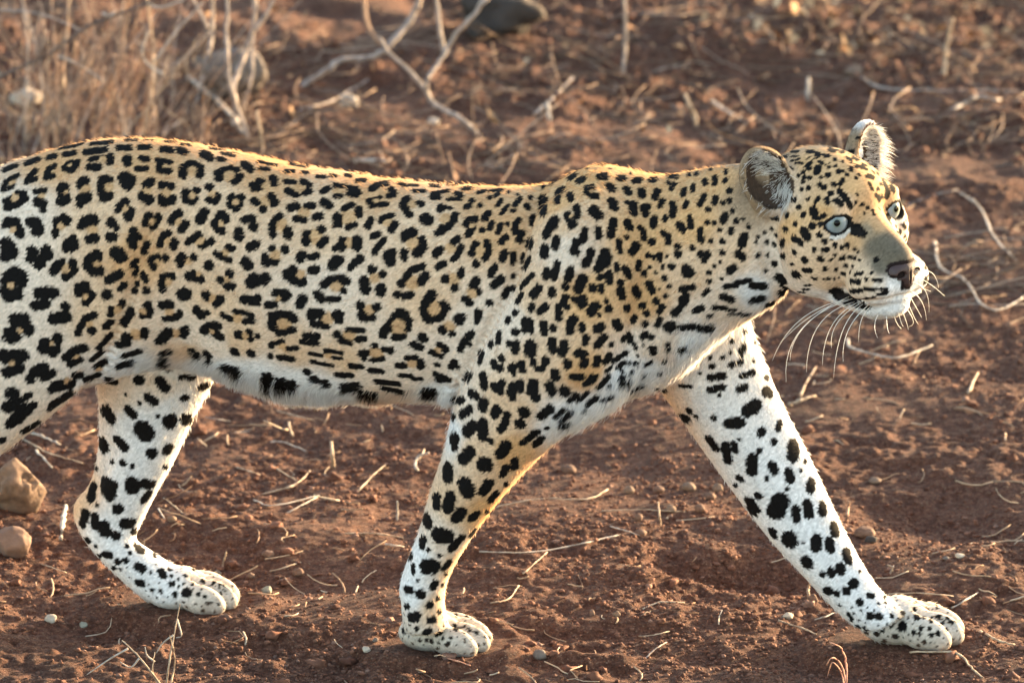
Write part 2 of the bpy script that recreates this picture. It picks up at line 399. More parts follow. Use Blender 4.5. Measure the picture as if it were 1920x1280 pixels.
TW = [
 ([(900,1034),(1000,1034),(1090,1019),(1163,1002)],5,'pale',"long pale straw lying right of the near foreleg"),
 ([(1128,958),(1200,955),(1286,959)],4,'straw',"thin straw lying below the pebble pile"),
 ([(930,950),(1010,935),(1100,935),(1140,918)],4.5,'straw',"gently curved straw under the chest"),
 ([(1144,986),(1172,994),(1201,1004)],4,'pale',"short slanted straw over the oval brown pebble"),
 ([(981,1075),(1026,1034)],4,'straw',"short straw slanting below the long pale straw"),
 ([(920,1130),(953,1122),(973,1097)],5,'straw',"bent straw right of the near front paw"),
 ([(1193,1193),(1225,1190),(1262,1181)],4,'straw',"thin straw on smooth soil between the front paws"),
 ([(1209,1235),(1228,1216),(1250,1203)],4,'grey',"frayed grass stem low between the front paws"),
 ([(670,922),(700,890),(727,868)],4.5,'straw',"single curved straw left of the near foreleg"),
 ([(491,926),(550,910),(582,882)],5,'straw',"upper straw of the crossed pile under the belly"),
 ([(477,937),(513,947),(598,929)],5,'pale',"pale kinked straw of the crossed pile under the belly"),
 ([(535,963),(595,931)],4,'pale',"lowest straw of the crossed pile under the belly"),
 ([(509,872),(558,902)],4.5,'straw',"straw slanting down right above the crossed pile"),
 ([(541,792),(544,806),(552,823)],6,'straw',"short curved stem just below the belly fringe"),
 ([(643,1000),(708,1000),(757,1008)],4.5,'straw',"straw pointing at the back of the near foreleg"),
 ([(724,1020),(757,1024)],5,'pale',"pale straw end behind the near foreleg"),
 ([(507,1071),(566,1053)],5,'straw',"short straw beside the round brown pebble"),
 ([(493,829),(533,829),(574,845)],5,'pale',"forked pale straw high under the belly"),
 ([(444,876),(489,890)],5,'straw',"short thick straw right of the far hind leg"),
 ([(832,1231),(881,1246)],4.5,'red',"reddish straw under the near front toes"),
 ([(520,770),(560,780),(590,788)],4,'straw',"straw right under the belly hair"),
 ([(123,946),(118,980),(113,1010)],10,'pale',"thick bleached stick standing behind the hock"),
 ([(45,823),(90,848),(156,868)],4.5,'straw',"long straw between tan rock and hind leg"),
 ([(68,844),(98,876)],6,'pale',"bleached splinter right of the tan rock"),
 ([(58,811),(85,820),(113,833)],8,'pale',"thick bleached stick just below the thigh"),
 ([(78,1057),(125,1073)],4,'straw',"thin straw left of the hind foot"),
 ([(305,932),(325,946),(344,963)],4,'straw',"upper thin twig in front of the hock"),
 ([(297,954),(312,975)],4,'pale',"lower thin twig in front of the hock"),
 ([(385,782),(433,790)],4,'grey',"grey straw just right of the far hind knee"),
 ([(379,829),(395,820),(410,811)],5,'straw',"short thick straw right of the far hind leg's spots"),
 ([(1705,1222),(1793,1224),(1820,1250),(1843,1271)],7,'straw',"thick curved stem under the far front toes"),
 ([(1839,1185),(1869,1198),(1902,1209)],9,'straw',"thick straw at the right edge beyond the far paw"),
 ([(1784,1139),(1836,1109)],5,'pale',"pale stalk leaning out from the far front toes"),
 ([(1662,1114),(1728,1111),(1787,1117)],5,'straw',"straw lying behind the far front paw"),
 ([(1459,1163),(1495,1174),(1531,1188)],6,'straw',"brownish straw left of the far front paw"),
 ([(1528,1162),(1567,1148)],4.5,'pale',"pale short straw by the far ankle"),
 ([(1590,637),(1594,650),(1627,661),(1684,670),(1749,647)],7,'pale',"blurred curved twig under the chin whiskers"),
 ([(1478,759),(1500,750),(1529,741)],9,'straw',"thick straw right of the far elbow"),
 ([(1500,745),(1510,720),(1529,689)],6,'straw',"thin stem rising right of the far elbow"),
 ([(1792,356),(1838,389),(1862,441),(1904,487)],6,'pale',"long pale twig right of the far eye"),
 ([(1702,384),(1750,366),(1796,356)],5,'grey',"thin grey twig touching the long pale twig"),
 ([(1754,455),(1763,501),(1810,525),(1838,567),(1871,581),(1918,558)],7,'pale',"looping pale twig at the right of the muzzle"),
 ([(1815,736),(1834,698)],7,'straw',"short blurred stick at the right"),
 ([(1334,189),(1365,210),(1392,224)],10,'pale',"blurred pale stick above the near ear"),
 ([(1615,146),(1658,166),(1758,170),(1912,170)],8,'grey',"long grey twig across the top right"),
 ([(1781,208),(1835,181),(1874,189)],9,'pale',"pale curved stick at the top right edge"),
 ([(1003,213),(1040,180),(1073,147)],9,'grey',"grey branch piece above the shoulder"),
 ([(1407,27),(1430,48),(1454,73)],10,'straw',"tan branch piece high above the near ear"),
 ([(560,205),(620,190),(690,150)],7,'grey',"grey twig on the ground above the back"),
 ([(457,250),(425,208),(354,146)],14,'pale',"thick bleached branch lying behind the rump"),
 ([(300,255),(322,240),(342,226)],11,'pale',"short pale branch end touching the rump outline"),
]
for i, (pts, wd, mt, lb) in enumerate(TW): lay_twig("dry_twig", pts, wd, mt, lb, "twig", lift=.004, seed=i)

def rise(pts, wid, tipk=.45, lean=.0, seed=0):
    """a stem whose first drawn point stands on the ground; lean: how far it tilts away per metre of height"""
    c = crom(np.array(pts, float), 6)
    b = PZ(c[0, 0], c[0, 1], 0.0); b[2] = float(height(b[0], b[1]))
    b = PZ(c[0, 0], c[0, 1], b[2])
    r_ = np.random.default_rng(seed); ph = r_.uniform(0, 6, 2)
    w = []
    for i, (x, y) in enumerate(c):
        Y = b[1]
        for it in range(2):
            q = P(x, y, Y); Y = b[1] + lean * max(q[2] - b[2], 0) + .012 * math.sin(i * .35 + ph[0]) * min(i / 5, 1)
        w.append(P(x, y, Y))
    w = np.array(w); k = (DIST + b[1]) / DIST
    w[0, 2] -= .01
    w[1:] += r_.normal(0, wid * MM * .12, w[1:].shape)
    rad = wid * MM * k / 2 * np.linspace(1, tipk, len(w)) * r_.uniform(.8, 1.15, len(w))
    return w, rad
def stem_part(name, parent, pts, wid, mat, lean=0, seed=0, tipk=.45):
    w, rad = rise(pts, wid, tipk, lean, seed)
    v, f = tube(w - np.array(parent.location), rad, 6)
    return mesh_obj(name, v, f, WD[mat], parent)
def plant(name, px, py, label, cat):
    o = bpy.data.objects.new(name, None); b = PZ(px, py, 0.0); o.location = b; o.empty_display_size = .05
    col.objects.link(o); return tag(o, label, cat)
def upright(pts, wid, mat, label, lean=0.0, seed=0):
    w, rad = rise(pts, wid, .7, lean, seed)
    v, f = tube(w - w[0], rad, 6); o = mesh_obj("upright_twig", v, f, WD[mat]); o.location = w[0]
    return tag(o, label, "twig")
for i, (pts, wd, mt, lb) in enumerate([
 ([(1238,982),(1236,960),(1234,941)],5,'straw',"upright straw stub below the pebble pile"),
 ([(625,874),(623,850),(621,827)],8,'straw',"upright pale stub under the middle of the belly"),
 ([(745,973),(745,939)],5,'pale',"upright short straw behind the near foreleg"),
 ([(416,1069),(420,1050),(424,1034)],4,'straw',"thin upright straw above the hind toes"),
 ([(1515,1116),(1516,1100),(1520,1086)],6,'straw',"upright straw at the back of the far ankle"),
 ([(1587,975),(1590,957),(1593,939)],7,'brown',"upright brown twig right of the far foreleg"),
 ([(1670,1075),(1675,1060)],4,'pale',"tiny upright straw behind the far foreleg"),
 ([(787,888),(779,872),(785,856),(803,849)],6,'pale',"hooked pale stem behind the near foreleg"),
 ([(1307,231),(1296,205),(1284,177)],9,'straw',"blurred upright stick above the neck"),
 ([(1515,187),(1515,146)],8,'pale',"blurred upright stub above the forehead"),
 ([(1770,148),(1775,90),(1785,35)],9,'straw',"blurred upright stem at top right"),
 ([(1167,145),(1173,67),(1170,-20)],9,'grey',"tall grey stem above the shoulder"),
 ([(495,290),(488,250),(482,208)],7,'straw',"thin upright stem behind the rump"),
 ([(1030,232),(1027,193)],9,'pale',"pale stub under the grey branch piece"),
]): upright(pts, wd, mt, lb, seed=i)
# small dry plants near the lens
p1 = plant("dry_plant", 310, 1285, "small leafless dry plant growing in front of the hind paw", "plant")
for i, (pts, wd) in enumerate([([(310,1290),(322,1215),(337,1132)],4.5),([(306,1290),(262,1232),(228,1199)],4.5),([(300,1290),(286,1258),(290,1222)],4),([(318,1290),(328,1240),(318,1190)],4)]):
    stem_part("stem", p1, pts, wd, 'straw', seed=i)
for i, pts in enumerate([[(240,1215),(205,1235),(163,1264)],[(325,1190),(305,1205),(293,1224)],[(262,1232),(245,1250),(225,1240)],[(290,1240),(276,1228),(272,1212)],[(332,1160),(340,1190),(330,1195)]]):
    Yb = p1.location.y
    c = crom(np.array(pts, float), 5); w = np.array([P(a, b, Yb + .004 * i) for a, b in c])
    v, f = tube(w - np.array(p1.location), np.linspace(.0013, .0006, len(w)), 5); mesh_obj("side_twig", v, f, WD['pale'], p1)
p2 = plant("dry_plant", 1588, 1285, "curled reddish dry stalk at the bottom left of the far front paw", "plant")
for i, (pts, wd) in enumerate([([(1588,1290),(1586,1245),(1578,1215),(1556,1203)],4.5),([(1586,1290),(1580,1250),(1562,1232),(1550,1245)],4),([(1584,1290),(1575,1255),(1560,1242),(1551,1268)],3.5)]):
    stem_part("stem", p2, pts, wd, 'red', seed=i + 9)
# forked dead branches behind the back
b1 = plant("dead_branch", 897, 253, "forked dead branch with a Y-shaped fork above the middle of the back", "branch")
stem_part("limb", b1, [(897,253),(860,220),(817,197),(800,170),(807,140),(833,103),(853,67),(910,3),(935,-30)], 10, 'grey', .3, 1, .8)
w_ = lambda pts, Y: np.array([P(a, b, Y) for a, b in crom(np.array(pts, float), 6)])
yb = b1.location.y + .06
for pts in ([(800,172),(767,133),(730,100),(712,70)], [(833,100),(825,60),(820,13),(815,-15)], [(895,20),(905,-5),(900,-30)]):
    q = w_(pts, yb); v, f = tube(q - np.array(b1.location), np.linspace(.0042, .0026, len(q)), 6); mesh_obj("side_branch", v, f, WD['grey'], b1)
b2 = plant("dead_branch", 557, 167, "arched dead branch resting its tip on the ground left of the Y-shaped fork", "branch")
stem_part("limb", b2, [(557,167),(600,140),(640,113),(680,110),(713,100),(740,73),(770,37),(787,0),(800,-40)], 11, 'grey', .3, 2, 1.1)
q = w_([(713,82),(690,50),(683,3),(690,-30)], b2.location.y + .03); v, f = tube(q - np.array(b2.location), np.linspace(.004, .003, len(q)), 6); mesh_obj("side_branch", v, f, WD['brown'], b2)
wb = plant("bent_stick", 690, 325, "pale bent stick showing just above the back like a bracket", "stick")
q = w_([(664,302),(690,301),(722,302)], wb.location.y); v, f = tube(q - np.array(wb.location), .0036, 6); mesh_obj("bar", v, f, WD['pale'], wb)
for a in (680, 723):
    q = w_([(a, 303), (a, 340)], wb.location.y + .002); v, f = tube(q - np.array(wb.location), .0034, 6); mesh_obj("leg", v, f, WD['pale'], wb)

# dry shrub behind the rump
sh = plant("dry_shrub", 190, 292, "leafless dry shrub of many thin stems behind the rump at top left", "shrub")
SB = [([(80,290),(107,167),(100,67),(95,-15)],7,'brown'),([(105,290),(118,135),(124,67),(134,-15)],9,'straw'),([(112,290),(116,150),(124,40),(128,-15)],8,'dark'),([(165,290),(213,140),(233,50),(252,-15)],8,'brown'),([(178,290),(226,173),(263,100),(292,33),(318,-15)],7,'brown'),
 ([(60,290),(82,220),(70,100),(35,-15)],6,'grey'),([(256,290),(283,183),(287,100),(277,10),(270,-15)],7,'straw'),([(45,290),(52,93),(40,-15)],6,'grey'),([(150,290),(196,230),(235,60),(250,-15)],5,'straw'),([(130,290),(180,180),(240,90),(300,20)],5,'grey')]
for i, (pts, wd, mt) in enumerate(SB): stem_part("stem", sh, pts, wd, mt, .1, i + 20)
r_ = np.random.default_rng(77)
for i in range(95):
    x0 = r_.normal(185, 110); y0 = r_.uniform(215, 318)
    sp = (x0 - 190) * r_.uniform(.1, 1.1) + r_.normal(0, 60)
    top = y0 - r_.uniform(110, 340)
    mx_ = x0 + sp * .4 + r_.normal(0, 14)
    stem_part("stem", sh, [(x0, y0), (x0 + sp * .15 + r_.normal(0, 5), y0 * .75 + top * .25), (mx_, (y0 + top) / 2), (x0 + sp, top)], r_.uniform(1.8, 4.2), r_.choice(['brown', 'straw', 'grey', 'dark'], p=[.5, .1, .15, .25]), r_.uniform(-.1, .3), 100 + i, .4)
YS = sh.location.y
for i in range(85):                                   # forking side twigs
    x0 = r_.normal(185, 100); y0 = r_.uniform(20, 235); dx = r_.choice([-1, 1]) * r_.uniform(15, 65); dy = -r_.uniform(5, 60)
    q = np.array([P(a, b, YS + r_.uniform(-.12, .2)) for a, b in crom(np.array([(x0, y0), (x0 + dx * .45, y0 + dy * .3 + r_.normal(0, 5)), (x0 + dx, y0 + dy)]), 5)])
    q[:, 1] = np.linspace(q[0, 1], q[0, 1] + r_.normal(0, .02), len(q)); v, f = tube(q - np.array(sh.location), np.linspace(1, .45, len(q)) * r_.uniform(1.6, 3.4) * MM * .62, 5); mesh_obj("side_twig", v, f, WD[r_.choice(['brown', 'grey', 'dark', 'straw'], p=[.45, .25, .2, .1])], sh)
for pts, wd, mt in (([(-5,147),(93,100),(160,53),(213,30),(277,7),(300,-10)],8,'dark'),([(107,104),(150,123),(197,154)],6,'pale'),([(307,140),(280,123),(267,100),(278,58)],6,'pale'),([(275,5),(300,14),(345,0)],5,'pale'),([(191,25),(205,30),(216,22)],6,'pale'),([(0,18),(80,28),(160,60)],5,'grey'),([(290,115),(330,60),(380,5)],6,'grey'),([(210,70),(260,95),(320,88)],4,'brown')):
    q = w_(pts, YS - .05); v, f = tube(q - np.array(sh.location), np.linspace(1, .6, len(q)) * wd * MM * .62, 6); mesh_obj("twig", v, f, WD[mt], sh)
s2 = plant("dry_shrub", 455, 262, "sparse pale dry shrub with forked stems in front of the grey boulder", "shrub")
for i, (pts, wd, mt) in enumerate([([(467,262),(433,167),(425,83),(427,-15)],9,'grey'),([(445,225),(437,173),(447,133),(473,60),(477,-15)],11,'grey'),([(452,215),(470,150),(474,70)],7,'grey'),([(367,205),(390,100),(397,67),(397,-15)],9,'grey'),([(300,230),(330,190),(375,120)],6,'brown')]):
    stem_part("stem", s2, pts, wd, mt, .1, i + 60, .8)
for pts, wd in (([(477,57),(500,25),(520,-15)],10),([(390,53),(375,25),(358,-10)],8),([(393,60),(365,90),(330,120),(300,120)],6)):
    q = w_(pts, s2.location.y + .02); v, f = tube(q - np.array(s2.location), np.linspace(1, .7, len(q)) * wd * MM * .62, 6); mesh_obj("side_branch", v, f, WD['grey'], s2)

# ------------------------------------------------ straw litter and dead leaves: too many to count
def litter(name, n, area, lmin, lmax, rad, seed, mat, lift=.3):
    w, r_ = spots_on_soil(n, area, seed, .22, .45, .06)
    n = len(w); L = lmin * (lmax / lmin) ** r_.random(n); a = r_.uniform(0, math.pi * 2, n)
    t = np.linspace(-.5, .5, 5)[None]; bend = (r_.normal(0, .16, n) * L)[:, None]; ca_, sa_ = np.cos(a)[:, None], np.sin(a)[:, None]
    x = w[:, :1] + t * L[:, None] * ca_ - t * t * bend * 4 * sa_; y = w[:, 1:2] + t * L[:, None] * sa_ + t * t * bend * 4 * ca_
    z = height(x, y); z = np.maximum(z, z.mean(1)[:, None]) + rad + (t + .5) * (L * np.maximum(r_.normal(0, lift, n), 0))[:, None]
    rr = (rad * r_.uniform(.6, 1.3, n))[:, None]
    rings = []
    for q in range(4):
        c_, s_ = math.cos(q * math.pi / 2), math.sin(q * math.pi / 2)
        rings.append(np.stack([x - rr * c_ * sa_, y + rr * c_ * ca_, z + rr * s_], -1))
    V_ = np.stack(rings, 2).reshape(-1, 3)                      # n x 5 x 4
    f = [(i * 4 + q, i * 4 + (q + 1) % 4, i * 4 + 4 + (q + 1) % 4, i * 4 + 4 + q) for i in range(4) for q in range(4)] + [(3, 2, 1, 0), (16, 17, 18, 19)]
    F_ = (np.array(f)[None] + (np.arange(n) * 20)[:, None, None]).reshape(-1, 4)
    return big_mesh(name, V_, F_, mat)
lit_mat = island_material("straw_litter", [(0, (.18, .10, .06)), (.35, (.28, .18, .115)), (.7, (.38, .275, .185)), (1, (.50, .41, .31))], .8, .2, 60)
far_mat = island_material("shaded_far_straw", [(0, (.08, .05, .033)), (.4, (.15, .10, .07)), (.8, (.24, .17, .125)), (1, (.36, .28, .22))], .85, .2, 60)  # greyer, darker straw: the background's shade is put into its colours
tag(litter("straw_litter", 620, (-700, 640, 2600, 1400), .012, .06, .0009, 91, lit_mat), "bits of dry straw scattered on the soil around the legs", "straw", kind="stuff")
tag(litter("far_straw_litter", 2900, (-700, -80, 2600, 620), .04, .20, .0010, 92, far_mat, .3), "tangle of dry straw and thin twigs on the ground behind the leopard", "straw", kind="stuff")
def leaves(name, n, area, smin, smax, seed, mat):
    r_ = np.random.default_rng(seed); VV, FF = [], []; c0 = 0
    for i in range(n):
        w = PZ(r_.uniform(area[0], area[2]), r_.uniform(area[1], area[3]), 0.0); s = r_.uniform(smin, smax)
        a = r_.uniform(0, 6.28); tl = r_.normal(0, .5, 2); d1 = np.array([math.cos(a), math.sin(a), tl[0]]); d2 = np.array([-math.sin(a), math.cos(a), tl[1]])
        ctr = np.array([w[0], w[1], float(height(w[0], w[1])) + s * .45])
        cup = np.array([0, 0, s * .25])
        VV += [ctr - d1 * s, ctr - d2 * s * .5 + cup, ctr + d1 * s, ctr + d2 * s * .5 + cup, ctr]
        FF += [(c0, c0 + 1, c0 + 4), (c0 + 1, c0 + 2, c0 + 4), (c0 + 2, c0 + 3, c0 + 4), (c0 + 3, c0, c0 + 4)]; c0 += 5
    return mesh_obj(name, np.array(VV), FF, mat)
leaf_mat = island_material("dead_leaf", [(0, (.16, .08, .045)), (.5, (.34, .18, .09)), (.85, (.45, .27, .13)), (1, (.55, .42, .28))], .8, .2, 60)
tag(leaves("dead_leaves", 280, (-80, -40, 2000, 430), .005, .013, 93, leaf_mat), "dead brown leaves strewn on the ground behind the leopard", "leaves", kind="stuff")
tag(leaves("dead_leaves", 170, (1420, -30, 1900, 110), .008, .019, 94, leaf_mat), "drift of larger orange-brown dead leaves in the top right corner", "leaves", kind="stuff")

lap_time('things')
